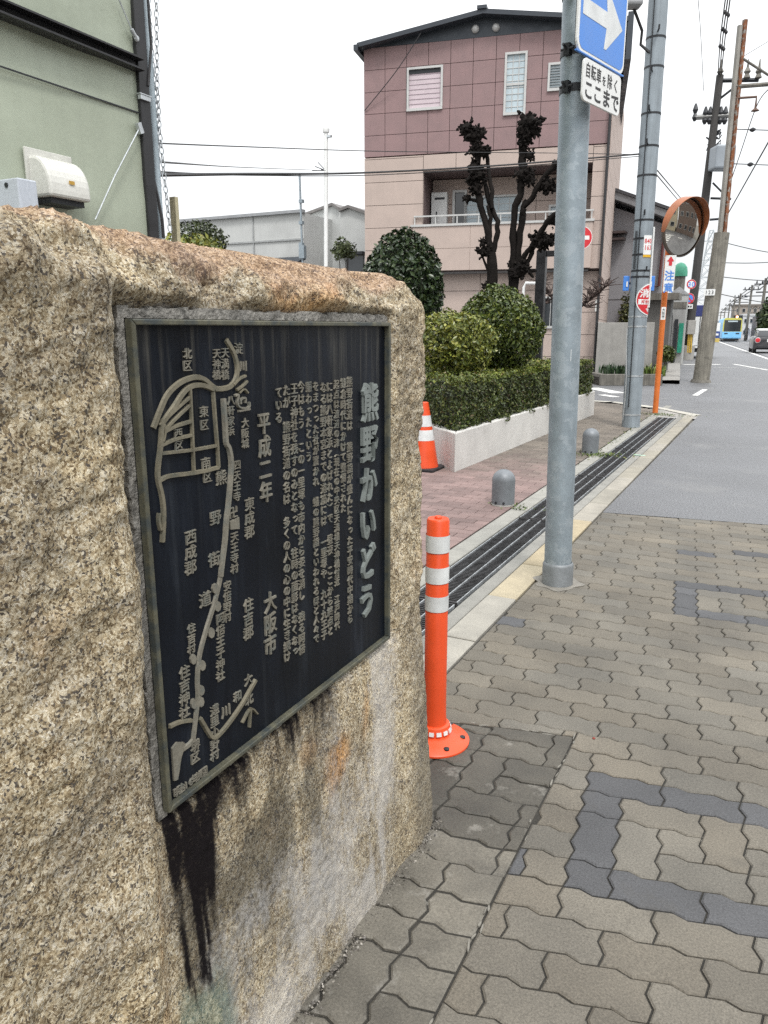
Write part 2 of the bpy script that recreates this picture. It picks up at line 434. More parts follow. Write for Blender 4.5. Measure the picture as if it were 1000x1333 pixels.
# kerb: beige slabs, grey gutter strip, grey strip on the far side of the drain
m = MB(); m2 = MB()
y = 1.2; k = 0
m_kerb = M('kerb_stone', (1, 1, 1), 0.8, 0, 0.16, 6, 160, 0.18, 0.4, 160, 0.003, tint=True, col2=(0.16, 0.15, 0.13), thr=(0.66, 0.8))
def slab(mb, x0, x1, y0, y1, z, t, g=0.004):
    mb.tint = t; cx, cy = (x0 + x1) / 2, (y0 + y1) / 2
    lay(mb, [(x0, y0), (x1, y0), (x1, y1), (x0, y1)], z, t, g=g, bv=0.006)
while y < 13.5:
    L = 0.62
    if y < 3.3: t = rnd.choice([(0.26, 0.25, 0.225), (0.30, 0.285, 0.25)])
    elif y < 5.0: t = rnd.choice([(0.34, 0.285, 0.19), (0.37, 0.32, 0.225)])
    else: t = rnd.choice([(0.27, 0.25, 0.205), (0.295, 0.275, 0.235), (0.245, 0.23, 0.195)])
    slab(m, -1.255, -1.092, y, min(y + L, 13.5), rnd.uniform(0.002, .006), t); y += L
struct(m.build('kerb', m_kerb))
y = 1.0; m = MB()
while y < 13.2:
    v = rnd.uniform(.85, 1.1); slab(m, -1.345, -1.257, y, y + 2.0, -0.002, (0.23 * v, 0.225 * v, 0.205 * v))
    slab(m, -1.765, -1.632, y, y + 2.0, 0.001, (0.27 * v, 0.265 * v, 0.24 * v)); y += 2.0
struct(m.build('gutter', m_kerb))
# white-ish edge strip at the plaza's far end
m = MB(); pts = [(-1.0, 13.51), (-1.85, 14.62), (-2.75, 15.31), (-9, 16.2)]
for a, b in zip(pts, pts[1:]): m.add([(a[0], a[1], .006), (b[0], b[1], .006), (b[0], b[1] - .24, .006), (a[0] - .13, a[1] - .20, .006)], [(0, 1, 2, 3)]); m.tint = None
m.tint = None
struct(m.build('kerb_end', M('pale_kerb', (0.40, 0.385, 0.34), .85, 0, .15, 5, 120, .15, .3)))
# drain pit below the grates
struct(MB().add([(-1.635, .8, -.028), (-1.34, .8, -.028), (-1.34, 13.3, -.028), (-1.635, 13.3, -.028)], [(0, 1, 2, 3)]).build('drain_channel', M('drain_bottom', (0.02, 0.02, 0.02), .8, 0, .5, 4)))
# pink brick pavement
m = MB()
m_brick = M('pavement_brick', (1, 1, 1), 0.85, 0, 0.2, 3, 170, 0.2, 0.4, 180, 0.003, tint=True)
BW, BH = 0.2, 0.1
for r in range(0, 152):
    y0 = 0.2 + r * BH
    x = -1.772 - (BW / 2 if r % 2 else 0)
    if r % 2:
        cols = [(-1.772 - BW / 2, -1.772)]
    else: cols = []
    while x > -4.6: cols.append((x - BW, x)); x -= BW
    for x0, x1 in cols:
        if y0 > 6.2 and x1 < -3.9 or y0 < 3.0 and x1 > -2.0 and False: continue
        if y0 > 14.25 + (-1.85 - x1) * .78: continue
        pk = 1 - float(sstep(np.array(6.2), np.array(9.0), np.array(y0 + rnd.uniform(-.4, .4))))
        v = rnd.uniform(.82, 1.14)
        t = (v * (0.148 + 0.060 * pk), v * (0.128 + 0.018 * pk), v * (0.107 + 0.028 * pk))
        lay(m, [(x0, y0), (x1, y0), (x1, y0 + BH), (x0, y0 + BH)], rnd.uniform(-.001, .001), t, g=0.0025, bv=0.003)
struct(m.build('brick_pavement', m_brick))
m = MB(); m.add([(-4.7, .1, -.006), (-1.77, .1, -.006), (-1.77, 13.6, -.006), (-4.7, 15.6, -.006)], [(0, 1, 2, 3)])
struct(m.build('pavement_bed', m_joint))
struct(MB().quad((-1.77, 12.95, -.004), (-1.0, 12.95, -.004), (-1.0, 13.5, -.004), (-1.77, 14.4, -.004)).build('pavement_corner', m_conc))
# far pavement along the left of the main street
m = MB()
for a, b in ((21, 70), (70, 400)):
    m.add([(curbX(a), a, 0), (curbX(b), b, 0), (curbX(b), b, .1), (curbX(a), a, .1), (curbX(a) - .16, a, .1), (curbX(b) - .16, b, .1), (curbX(a) - 1.2, a, .06), (curbX(b) - 1.2, b, .06)], [(0, 1, 2, 3), (3, 2, 5, 4), (4, 5, 7, 6)])
struct(m.build('far_pavement', m_conc))

# ------------------------------------------------------------------ drain grates
m_bar = M('grate_dark', (0.075, 0.075, 0.078), 0.45, 0.5, 0.3, 20)
gl = ['black steel drain grate nearest the orange post, half hidden by the stone', 'black steel drain grate panel to the left of the grey sign pole foot',
      'black steel drain grate panel beside the nearer domed bollard', 'black steel drain grate panel beside the farther domed bollard', 'black steel drain grate panel farthest away, beside the orange mirror pole']
gy = 2.9 - 2.02 * 0
def make_grate(y0, L):
    t = thing('drain_grate', '', 'drain grate', (-1.488, y0, -0.026), 'drain grates in the gutter')
    a = MB()
    n = int(L / 0.024)
    for i in range(n): a.box((-1.488, y0 + .012 + i * .024, -0.016), (0.26, 0.006, 0.018))
    a.build('cross_bars', m_bar, t)
    b = MB()
    for x in (-1.615, -1.53, -1.445, -1.36): b.box((x, y0 + L / 2, -0.0095), (0.005, L - .012, 0.021))
    b.build('long_bars', m_galvl, t)
    for yy in (y0 + .004, y0 + L - .006): MB().box((-1.488, yy, -0.0115), (0.262, 0.008, 0.025)).build('end_bar', m_bar, t)
    return t
g0 = make_grate(1.55, 1.92); g0['label'] = gl[0]
gl.insert(4, 'black steel drain grate panel passing the foot of the big utility pole')
for i in range(1, 6): dup(g0, (-1.488, 1.55 + 1.94 * i, -0.026), gl[i])

# ------------------------------------------------------------------ the stone monument
XP = -0.80                                                       # plaque plane
def onp(x, y, X=XP):
    q = atX(x, y, X); return q[1], q[2]
PU0, PU1, PZ0, PZ1 = 0.786, 1.578, 0.643, 1.413
stone = thing('stone_monument', 'big rough granite stone with a dark bronze map plaque set in it', 'monument', (-1.1, 1.0, 0))
def build_rock():
    # horizontal outline: front (towards +X) dense, then far end, back, near end
    Y0, Y1, XF, XB = 0.10, 1.755, -0.80, -1.42
    rr = 0.035
    pts = []
    NF = 340
    for k in range(NF): pts.append((XF, Y0 + (Y1 - Y0) * k / NF, 1, 0))
    for k in range(12):
        a = PI / 2 * k / 12; pts.append((XF - rr + rr * math.cos(a), Y1 + rr * math.sin(a), math.cos(a), math.sin(a)))
    for k in range(50): pts.append((XF - rr - (XF - XB - 2 * rr) * k / 50, Y1 + rr, 0, 1))
    for k in range(8):
        a = PI / 2 + PI / 2 * k / 8; pts.append((XB + rr + rr * math.cos(a), Y1 + rr * math.sin(a), math.cos(a), math.sin(a)))
    for k in range(40): pts.append((XB, Y1 - (Y1 - Y0) * k / 40, -1, 0))
    for k in range(8):
        a = PI + PI / 2 * k / 8; pts.append((XB + rr + rr * math.cos(a), Y0 + rr * math.sin(a), math.cos(a), math.sin(a)))
    for k in range(30): pts.append((XB + rr + (XF - XB - 2 * rr) * k / 30, Y0 - rr, 0, -1))
    for k in range(8):
        a = 1.5 * PI + PI / 2 * k / 8; pts.append((XF - rr + rr * math.cos(a), Y0 + rr * math.sin(a), math.cos(a), math.sin(a)))
    P = np.array(pts); n = len(P)
    cen = np.array(((XF + XB) / 2, (Y0 + Y1) / 2))
    rows = []
    NV = 300; ZS = 1.418
    for k in range(NV): rows.append((-0.03 + (ZS + 0.03) * k / NV, 0.0, 0.0))
    for k in range(26):
        a = PI / 2 * k / 45; rows.append((ZS + 0.115 * math.sin(a), 0.20 * (1 - math.cos(a)), math.sin(a)))
    for k in range(1, 16): rows.append((ZS + 0.115 + .012 * k / 15, 0.20 + 0.105 * k / 15, 1.0))
    V = []; NR = []
    for z, ins, up in rows:
        q = P.copy()
        x = q[:, 0] - q[:, 2] * ins; y = q[:, 1] - q[:, 3] * ins
        # keep inset along the long sides inside
        f = ins / 0.31
        y = cen[1] + (q[:, 1] - cen[1]) * (1 - f * 0.62) if ins > 0 else y
        x = cen[0] + (q[:, 0] - cen[0]) * (1 - f * 0.985) if ins > 0 else x
        V.append(np.stack([x, y, np.full(n, z)], 1))
        c = math.sqrt(max(0, 1 - up * up)); nn = np.stack([q[:, 2] * c, q[:, 3] * c, np.full(n, up)], 1); NR.append(nn)
    V = np.concatenate(V); NR = np.concatenate(NR)
    Y, Z = V[:, 1], V[:, 2]
    front = np.clip(NR[:, 0], 0, 1)
    # broad form of the front
    off = np.zeros(len(V))
    low = np.clip(1 - Z / 0.62, 0, 1)
    off += 0.05 * low ** 0.9
    left = 1 - sstep(PU0 - 0.075, PU0 - 0.005, Y / (1 - .0625 * low ** .9))
    off += left * (0.024 * sstep(0.1, 0.6, Z) + 0.012)
    topb = sstep(PZ1 + 0.002, PZ1 + 0.05, Z)
    off += topb * 0.016
    off += sstep(PU1 + .01, PU1 + .06, Y) * 0.006
    rough = 1.0 - 0.55 * (low > 0) * (1 - left)
    wv_ = V + 0.02 * np.stack([vnoise(V * 14, 201), vnoise(V * 14, 202), vnoise(V * 14, 203)], 1)
    d = fbm(V * 3.1, 3, 3) * 0.018 + fbm(wv_ * np.array((9., 9., 7.)), 3, 11) * 0.011 + ridged(wv_ * 11.0, 3, 23) * 0.0042 - np.abs(fbm(wv_ * 24, 4, 29)) * 0.0062 + fbm(V * 62, 3, 31) * 0.0040 + fbm(V * 150, 2, 41) * 0.0021
    ch = ridged(V * np.array((6., 7., 9.)) + 4.0, 2, 57)
    d += topb * (0.020 * fbm(V * np.array((8., 7., 14.)), 4, 71) + 0.012 * np.clip(ch, -1, .4))
    # keep the ground line and the sides quieter
    amp = np.where(front > .5, rough * (.60 + .40 * topb), 1.0)
    disp = d * amp + off * front
    # bed of the plaque: cut flat, close to the plaque the face is dressed
    my = np.minimum(Y - (PU0 - .012), (PU1 + .012) - Y); mz = np.minimum(Z - (PZ0 - .004), (PZ1 + .012) - Z)
    inside = np.minimum(my, mz)
    cut = sstep(-0.022, 0.003, inside) * (front > .6)
    disp = disp * (1 - cut) + cut * (-0.022)
    V2 = V + NR * disp[:, None]
    V2[:, 2] += sstep(1.40, 1.52, Z) * .016 * sstep(1.3, .7, Y)
    # sharp far upright edge and long silhouette of the top stay where they are; the skyline waves a little
    V2[:, 2] += np.where(Z > 1.40, sstep(1.40, 1.52, Z) * (0.016 * fbm(np.stack([V[:, 1] * 4.3, V[:, 0] * 2, Z * 0], 1), 3, 91)), 0)
    nR = len(rows)
    idx = np.arange(nR * n).reshape(nR, n)
    a = idx[:-1]; b = idx[1:]
    quads = np.stack([a, np.roll(a, -1, 1), np.roll(b, -1, 1), b], -1).reshape(-1, 4)
    me = bpy.data.meshes.new('rock')
    me.vertices.add(len(V2)); me.vertices.foreach_set('co', (V2 - np.array((-1.1, 1.0, 0))).astype(np.float32).ravel())
    nq = len(quads)
    me.loops.add(nq * 4); me.loops.foreach_set('vertex_index', quads.ravel().astype(np.int32))
    me.polygons.add(nq); me.polygons.foreach_set('loop_start', np.arange(0, nq * 4, 4, dtype=np.int32)); me.polygons.foreach_set('loop_total', np.full(nq, 4, dtype=np.int32))
    me.polygons.foreach_set('use_smooth', np.ones(nq, dtype=bool))
    me.update(calc_edges=True); me.validate()
    # stains with a shape of their own: r black run-off, g lime bloom, b rust, alpha pink weathered top / green copper in second layer
    Yw, Zw = V[:, 1], V[:, 2]
    w1 = fbm(np.stack([Yw * 9, Zw * 3, Yw * 0], 1), 4, 5); w2 = fbm(np.stack([Yw * 30, Zw * 6, Yw * 0], 1), 3, 15); w3 = fbm(np.stack([Yw * 5, Zw * 5, Yw * 0], 1), 4, 25)
    w4 = fbm(np.stack([Yw * 75, Zw * 5, Yw * 0 + 3], 1), 3, 35)
    below = sstep(PZ0 + .02, PZ0 - .01, Zw) * (front > .3)
    yc = Yw / (1 - .0625 * np.clip(1 - Zw / .62, 0, 1) ** .9) + 0.012 * w1
    rightof = sstep(PU0 - .015, PU0 + .01, yc)
    run = sstep(.762, .782, yc + .010 * w4) * sstep(.935, .875, yc + .025 * w4) * sstep(0.20, 0.46, Zw + .10 * w2 + .16 * w4) * (1.25 + .5 * w4)
    spread = sstep(0.50, 0.64, Zw + .04 * w1 + 0.05 * w2) * sstep(1.18, 0.86, yc) * 0.95
    drips = np.clip(w2 * .8 + .2, 0, 1) * sstep(.40, .60, Zw) * sstep(1.45, .9, yc) * .6
    band = np.exp(-(np.clip(PZ0 - Zw, 0, 1) / .095) ** 2) * sstep(1.36, 1.0, yc + .08 * w1) * (1.05 + .35 * w2 + .45 * w3 + .3 * w4)
    run = run * (.75 + .5 * w2)
    black = np.clip((run + band * 1.15 + drips * .55) * below * rightof, 0, 1)
    dirt = np.clip((.45 + .5 * w3 + .35 * w2) * sstep(.05, .25, Zw) * sstep(1.38, 1.05, yc + .08 * w1), 0, 1) * below * rightof
    lime = np.clip((0.50 + .22 * w2 + .45 * w3 + .12 * w4) * (1 - .8 * sstep(.28, .45, Zw + .05 * w3) * sstep(1.38, 1.2, yc)) * sstep(PU0, PU0 + .1, yc) * sstep(1.74, 1.5, yc) * (1 + .8 * np.exp(-((yc - 1.52) / .06) ** 2)), 0, 1) * below
    edge = np.exp(-((my) / 0.010) ** 2) * (mz > -.01) + np.exp(-((mz) / 0.010) ** 2) * (my > -.01)
    lime = np.clip(lime + .75 * np.clip(edge, 0, 1) * (front > .3) * (.65 + .7 * w2), 0, 1)
    rust = np.exp(-(((yc - 1.33) / .07) ** 2 + ((Zw - .46 - 0.02 * w1) / .075) ** 2)) * 1.1 + np.exp(-(((yc - 1.46) / .03) ** 2 + ((Zw - .50) / .10) ** 2)) * .7 + np.exp(-(((yc - 1.2) / .05) ** 2 + ((Zw - .53) / .05) ** 2)) * .7
    rust += np.exp(-((yc - (PU0 - .045)) / .045) ** 2) * sstep(.75, .5, Zw) * sstep(.05, .3, Zw) * (.5 + .5 * w1)
    rust += sstep(1.40, 1.44, Zw) * sstep(1.485, 1.45, Zw) * np.clip(.35 + w3, 0, 1) * .22 + np.clip(w3 - .15, 0, 1) * .5
    pink = sstep(1.455, 1.51, Zw + .03 * w3)
    green = np.clip(sstep(.765, .80, yc) * sstep(.97, .88, yc) * sstep(.36, .20, Zw + .05 * w2) * 1.4, 0, 1) * below
    grey = sstep(.62, .1, Zw + .1 * w1) * sstep(PU0, PU0 + .3, Yw) * .55 + sstep(1.62, 1.74, Yw) * sstep(1.0, .5, Zw) * .6
    for nm, arr in (('black', black), ('lime', lime), ('rust', np.clip(rust, 0, 1)), ('pink', pink), ('green', green), ('grey', np.clip(grey, 0, 1)), ('dirt', dirt)):
        at = me.attributes.new(nm, 'FLOAT', 'POINT'); at.data.foreach_set('value', arr.astype(np.float32))
    o = bpy.data.objects.new('rock', me); COL.objects.link(o); o.parent = stone
    return o
m_gran, n, l, b = nt('granite')
tc = n.new('ShaderNodeTexCoord'); v = tc.outputs['Object']
def att(nm):
    a = n.new('ShaderNodeAttribute'); a.attribute_name = nm; return a.outputs['Fac']
wn_ = n.new('ShaderNodeTexNoise'); wn_.inputs['Scale'].default_value = 60; l.new(v, wn_.inputs['Vector'])
wv = mix(n, l, 0.012, v, wn_.outputs['Color'], 'ADD')
vo = n.new('ShaderNodeTexVoronoi'); vo.inputs['Scale'].default_value = 320; vo.inputs['Randomness'].default_value = 1; l.new(wv, vo.inputs['Vector'])
sepc = n.new('ShaderNodeSeparateColor'); l.new(vo.outputs['Color'], sepc.inputs[0])
f_big = noise(n, l, v, 5, 6, .65); f_mid = noise(n, l, v, 24, 7, .72); f_fine = noise(n, l, v, 300, 3, .6); f_grit = noise(n, l, v, 120, 8, .82)
gm = n.new('ShaderNodeMath'); gm.operation = 'MULTIPLY'; l.new(sepc.outputs[0], gm.inputs[0]); gm.inputs[1].default_value = .32
g2 = n.new('ShaderNodeMath'); g2.operation = 'MULTIPLY_ADD'; l.new(f_mid, g2.inputs[0]); g2.inputs[1].default_value = .55; l.new(gm.outputs[0], g2.inputs[2])
g3 = n.new('ShaderNodeMath'); g3.operation = 'MULTIPLY_ADD'; l.new(f_grit, g3.inputs[0]); g3.inputs[1].default_value = .65; l.new(g2.outputs[0], g3.inputs[2])
cur = ramp(n, l, g3.outputs[0], [(.50, (0.055, 0.044, 0.034)), (.59, (0.185, 0.140, 0.090)), (.68, (0.385, 0.318, 0.212)), (.78, (0.555, 0.485, 0.355)), (.89, (0.72, 0.675, 0.55)), (.97, (0.78, 0.75, 0.67))])
cur = mix(n, l, 1, cur, ramp(n, l, f_big, [(.3, (.62, .60, .60)), (.5, (.94, .90, .84)), (.7, (1.12, 1.05, .92))]), 'MULTIPLY')
dkn = noise(n, l, v, 190, 5, .74); dk3 = noise(n, l, v, 90, 6, .75)
cl = noise(n, l, v, 40, 4, .6)
cm = n.new('ShaderNodeMath'); cm.operation = 'MULTIPLY_ADD'; l.new(cl, cm.inputs[0]); cm.inputs[1].default_value = .9; l.new(sepc.outputs[1], cm.inputs[2])
cur = mix(n, l, ramp(n, l, cm.outputs[0], [(.50, (.95, .95, .95)), (.56, (.0, .0, .0))]), cur, (0.030, 0.027, 0.026))
cur = mix(n, l, ramp(n, l, cm.outputs[0], [(.56, (.6, .6, .6)), (.66, (.0, .0, .0))]), cur, (0.15, 0.13, 0.11))
cur = mix(n, l, ramp(n, l, dkn, [(.60, (0, 0, 0)), (.66, (.8, .8, .8))]), cur, (0.035, 0.030, 0.027))
fr = noise(n, l, v, 55, 5, .7)
def masked(src, lo, hi, nz=fr, k=.5):
    mm = n.new('ShaderNodeMath'); mm.operation = 'MULTIPLY_ADD'; l.new(nz, mm.inputs[0]); mm.inputs[1].default_value = k; mm.inputs[2].default_value = -k / 2
    ad = n.new('ShaderNodeMath'); ad.operation = 'ADD'; l.new(src, ad.inputs[0]); l.new(mm.outputs[0], ad.inputs[1])
    mr = n.new('ShaderNodeMapRange'); mr.interpolation_type = 'SMOOTHSTEP'; mr.inputs['From Min'].default_value = lo; mr.inputs['From Max'].default_value = hi; l.new(ad.outputs[0], mr.inputs['Value'])
    return mr.outputs[0]
cur = mix(n, l, masked(att('rust'), .35, 1.1), cur, mix(n, l, 1, cur, (1.22, .80, .46), 'MULTIPLY'))
cur = mix(n, l, masked(att('pink'), .3, 1.0), cur, mix(n, l, .28, mix(n, l, 1, cur, (.98, .83, .76), 'MULTIPLY'), (0.30, 0.215, 0.185)))
cur = mix(n, l, masked(att('grey'), .2, 1.0), cur, mix(n, l, .60, cur, (0.115, 0.11, 0.10)))
cur = mix(n, l, masked(att('dirt'), .0, .65, k=.9), cur, mix(n, l, .66, cur, (0.045, 0.044, 0.038)))
cur = mix(n, l, masked(att('lime'), .15, .85, dk3, 1.6), cur, mix(n, l, .50, cur, (0.62, 0.61, 0.60)))
cur = mix(n, l, masked(att('green'), .1, 1.0, dk3, 1.2), cur, mix(n, l, .5, cur, (0.16, 0.25, 0.21)))
cur = mix(n, l, masked(att('black'), .0, .95, f_grit, 1.9), cur, (0.008, 0.006, 0.007))
l.new(cur, b.inputs['Base Color']); b.inputs['Roughness'].default_value = 0.85; b.inputs['Specular IOR Level'].default_value = .12
n1 = bump(n, l, f_mid, .55, .010); n2 = bump(n, l, f_grit, .8, .006, n1); n3 = bump(n, l, dkn, .6, .002, n2); n4 = bump(n, l, f_fine, .5, .0012, n3)
l.new(n4, b.inputs['Normal'])
rock = build_rock(); rock.data.materials.append(m_gran)
# mortar bed round the plaque
m = MB(); xs = XP - 0.012
def rim(mb, u0, u1, z0, z1, w, x0, x1, jag=0.0):
    N = 40
    for (a, bb, nrm) in (((u0, z1), (u1, z1), (0, -1)), ((u1, z1 - w - .0005), (u1, z0 + w + .0005), (-1, 0)), ((u1, z0), (u0, z0), (0, 1)), ((u0, z0 + w + .0005), (u0, z1 - w - .0005), (1, 0))):
        for k in range(N):
            p = [a[i] + (bb[i] - a[i]) * k / N for i in (0, 1)]; q = [a[i] + (bb[i] - a[i]) * (k + 1) / N for i in (0, 1)]
            ja, jb = (rnd.uniform(0, jag), rnd.uniform(0, jag))
            mb.prism([(x0, p[0] - nrm[0] * ja, p[1] - nrm[1] * ja), (x0, q[0] - nrm[0] * jb, q[1] - nrm[1] * jb), (x0, q[0] + nrm[0] * w, q[1] + nrm[1] * w), (x0, p[0] + nrm[0] * w, p[1] + nrm[1] * w)], (x1 - x0, 0, 0))
rim(m, PU0 - .010, PU1 + .010, PZ0 - .008, PZ1 + .012, .011, XP - .035, XP - .004, .007)
m.build('mortar_bed', M('grey_mortar', (0.23, 0.22, 0.20), .92, 0, .4, 22, 130, .35, 1.0, 90, .010, col2=(.10, .095, .085), thr=(.50, .64)), stone)
# bronze plaque
m_bronze, n, l, b = nt('dark_bronze')
tc = n.new('ShaderNodeTexCoord'); v = tc.outputs['Object']
mp = n.new('ShaderNodeMapping'); mp.inputs['Scale'].default_value = (1, 13, 1.6); l.new(v, mp.inputs['Vector'])
st = noise(n, l, mp.outputs[0], 1.6, 5, .6)
mp2 = n.new('ShaderNodeMapping'); mp2.inputs['Scale'].default_value = (1, 55, 2.4); l.new(v, mp2.inputs['Vector'])
st2 = noise(n, l, mp2.outputs[0], 1.2, 4, .6); bl = noise(n, l, v, 6, 5, .6); fi = noise(n, l, v, 160, 3, .6)
cur = ramp(n, l, st, [(.36, (0.0035, 0.0050, 0.0085)), (.58, (0.0065, 0.0090, 0.0140)), (.78, (0.022, 0.027, 0.035))])
cur = mix(n, l, ramp(n, l, st2, [(.56, (0, 0, 0)), (.80, (.45, .45, .45))]), cur, (0.026, 0.030, 0.034))
cur = mix(n, l, 1, cur, ramp(n, l, bl, [(.3, (.7, .7, .7)), (.7, (1.3, 1.3, 1.35))]), 'MULTIPLY')
sp = n.new('ShaderNodeSeparateXYZ'); l.new(v, sp.inputs[0])
tr = n.new('ShaderNodeMapRange'); tr.inputs['From Min'].default_value = 1.22; tr.inputs['From Max'].default_value = 1.40; l.new(sp.outputs[2], tr.inputs['Value'])
tm = n.new('ShaderNodeMath'); tm.operation = 'MULTIPLY'; l.new(tr.outputs[0], tm.inputs[0]); l.new(ramp(n, l, st2, [(.5, (0, 0, 0)), (.70, (.35, .35, .35))]), tm.inputs[1])
cur = mix(n, l, tm.outputs[0], cur, (0.16, 0.15, 0.125))
l.new(cur, b.inputs['Base Color']); b.inputs['Roughness'].default_value = .38; b.inputs['Specular IOR Level'].default_value = .16
l.new(bump(n, l, fi, .25, .001), b.inputs['Normal'])
m_brass = M('worn_brass', (0.18, 0.163, 0.118), .5, .25, .22, 25, 200, .12, .2, 200, .001, col2=(0.10, 0.105, 0.085), thr=(.5, .75))
m_letter = M('letter_bronze', (0.20, 0.187, 0.152), .5, .2, .2, 30, 240, .15, .15, 240, .001, col2=(0.14, 0.15, 0.135), thr=(.5, .7))
m_title = M('title_bronze', (0.20, 0.225, 0.215), .5, .2, .18, 20, 240, .12, .15, 240, .001)
pl = MB(); FRW = 0.0085
pl.box((XP - .008, (PU0 + PU1) / 2, (PZ0 + PZ1) / 2), (.012, PU1 - PU0 - .004, PZ1 - PZ0 - .004))
plaque = pl.build('plaque', m_bronze, stone)
def sub(mb, name, mat, **k): return mb.build(name, mat, plaque, **k)
fr_ = MB(); fx0, fx1 = XP - .003, XP + .011
def frame_bar(pp): fr_.prism([(fx0, p[0], p[1]) for p in pp], (fx1 - fx0, 0, 0))
a, c_, e, g = PU0, PU1, PZ0, PZ1
frame_bar([(a, g), (c_, g), (c_ - FRW, g - FRW), (a + FRW, g - FRW)])
frame_bar([(c_, g), (c_, e), (c_ - FRW, e + FRW), (c_ - FRW, g - FRW)])
frame_bar([(c_, e), (a, e), (a + FRW, e + FRW), (c_ - FRW, e + FRW)])
frame_bar([(a, e), (a, g), (a + FRW, g - FRW), (a + FRW, e + FRW)])
def mkparent(o): return o
# plaque is a mesh without its own offset, so the sub-parts share the monument's origin
sub(fr_, 'plaque_frame', M('frame_bronze', (0.115, 0.112, 0.080), .45, .3, .25, 14, 120, .15, .2, 160, .001, col2=(.055, .065, .065), thr=(.45, .62)), bev=.0018)
EX, EYv, EZ = np.array((0., 1., 0.)), np.array((0., 0., 1.)), np.array((1., 0., 0.))
SURF = XP - 0.0021
SMALL = 'っゃゅょ'
def vtext(mb, text, px, y0, y1, wk=1.0, d=.004, bold=0.0, px1=None):
    """a vertical line of writing between two heights on the plaque"""
    u0, z0 = onp(px, y0); u1, z1 = onp(px if px1 is None else px1, y1); n_ = len(text); pitch = (z0 - z1) / n_
    for i, ch in enumerate(text):
        f = (i + .5) / n_; u = u0 + (u1 - u0) * f; z = z0 + (z1 - z0) * f
        if ch in SMALL: put_glyph(mb, ch, (SURF, u + pitch * .12, z + pitch * .1), EX, EYv, EZ, pitch * wk * .95, pitch * .95, d, bold)
        elif ch in '()（）': put_glyph(mb, ch, (SURF, u, z), -EYv, EX, EZ, pitch * .9, pitch * wk * .9, d, bold)
        else: put_glyph(mb, ch, (SURF, u, z), EX, EYv, EZ, pitch * wk, pitch * 1.0, d, bold)
tl_ = MB()
u0, z0 = onp(481, 497); u1, z1 = onp(476, 806)
for i, ch in enumerate('熊野かいどう'):
    f = (i + .5) / 6; put_glyph(tl_, ch, (SURF, u0 + (u1 - u0) * f, z0 + (z1 - z0) * f), EX, EYv, EZ, .076, .088, .008, .022)
sub(tl_, 'title_lettering', m_title, bev=.0)
bd = MB()
cols = [('熊野街道は　熊野詣が盛んになった平安時代中期から', 455, 490, 812), ('鎌倉時代にかけて整備された', 447, 492, 668), ('起点は渡辺の津（現在の中央区天満橋天神橋付近　江戸時代', 438, 494, 820),
        ('には八軒家浜とよばれた）で　昼夜　ここから終点と', 429, 496, 828), ('なる熊野本宮までの道筋には　一里塚や　九十九王子', 421, 497, 833), ('をまつった社が置かれ　蟻の熊野詣といわれるほど人々で', 411, 496, 838),
        ('賑わったという', 402, 496, 602), ('今はもう　この一里塚も市内から姿を消し　残る阿倍', 392, 496, 852), ('王子神社を残すのみとなって　往時の面影はなくなっ', 383, 498, 855), ('たが　熊野街道の名は　多くの人の心の中に生き続け', 373, 500, 862), ('ている', 363, 503, 552)]
for t, x, y0, y1 in cols: vtext(bd, t, x, y0, y1, 1.02 if len(t) > 10 else .9, .0036, .003, px1=x + (1 if y1 > 800 else 0))
sub(bd, 'text_lettering', m_letter)
bd = MB(); vtext(bd, '平成二年', 343, 536, 655, .9, .004, .012, px1=347); vtext(bd, '大阪市', 352, 770, 853, .95, .004, .012)
sub(bd, 'date_lettering', m_letter)
A6 = lambda p: (150 + p[0] / 3.81, 400 + p[1] / 3.81)
A7 = lambda p: (150 + p[0] / 3.703, 700 + p[1] / 3.703)
_rh = [0]
def ribbon(mb, pts, w, tf=A6, h=.0042):
    w *= .58; _rh[0] += 1; h += .00009 * (_rh[0] % 23)
    q = np.array([onp(*tf(p)) for p in pts])
    # smooth by one Chaikin pass
    for _ in range(2):
        if len(q) > 2: q = np.concatenate([[q[0]], np.stack([.75 * q[:-1] + .25 * q[1:], .25 * q[:-1] + .75 * q[1:]], 1).reshape(-1, 2), [q[-1]]])
    d = np.gradient(q, axis=0); d /= np.linalg.norm(d, axis=1)[:, None] + 1e-9; nn = np.stack([-d[:, 1], d[:, 0]], 1) * w / 2
    L, R_ = q + nn, q - nn; k = len(q)
    V = [(SURF, *p) for p in L] + [(SURF, *p) for p in R_] + [(SURF + h, *(p * .86 + r * .14)) for p, r in zip(L, R_)] + [(SURF + h, *(p * .14 + r * .86)) for p, r in zip(L, R_)]
    Fc = []
    for i in range(k - 1):
        Fc += [(i, i + 1, 2 * k + i + 1, 2 * k + i), (2 * k + i, 2 * k + i + 1, 3 * k + i + 1, 3 * k + i), (3 * k + i, 3 * k + i + 1, k + i + 1, k + i)]
    Fc += [(0, 2 * k, 3 * k, k), (k - 1, 2 * k - 1, 4 * k - 1, 3 * k - 1)]
    mb.add(V, Fc)
rv = MB()
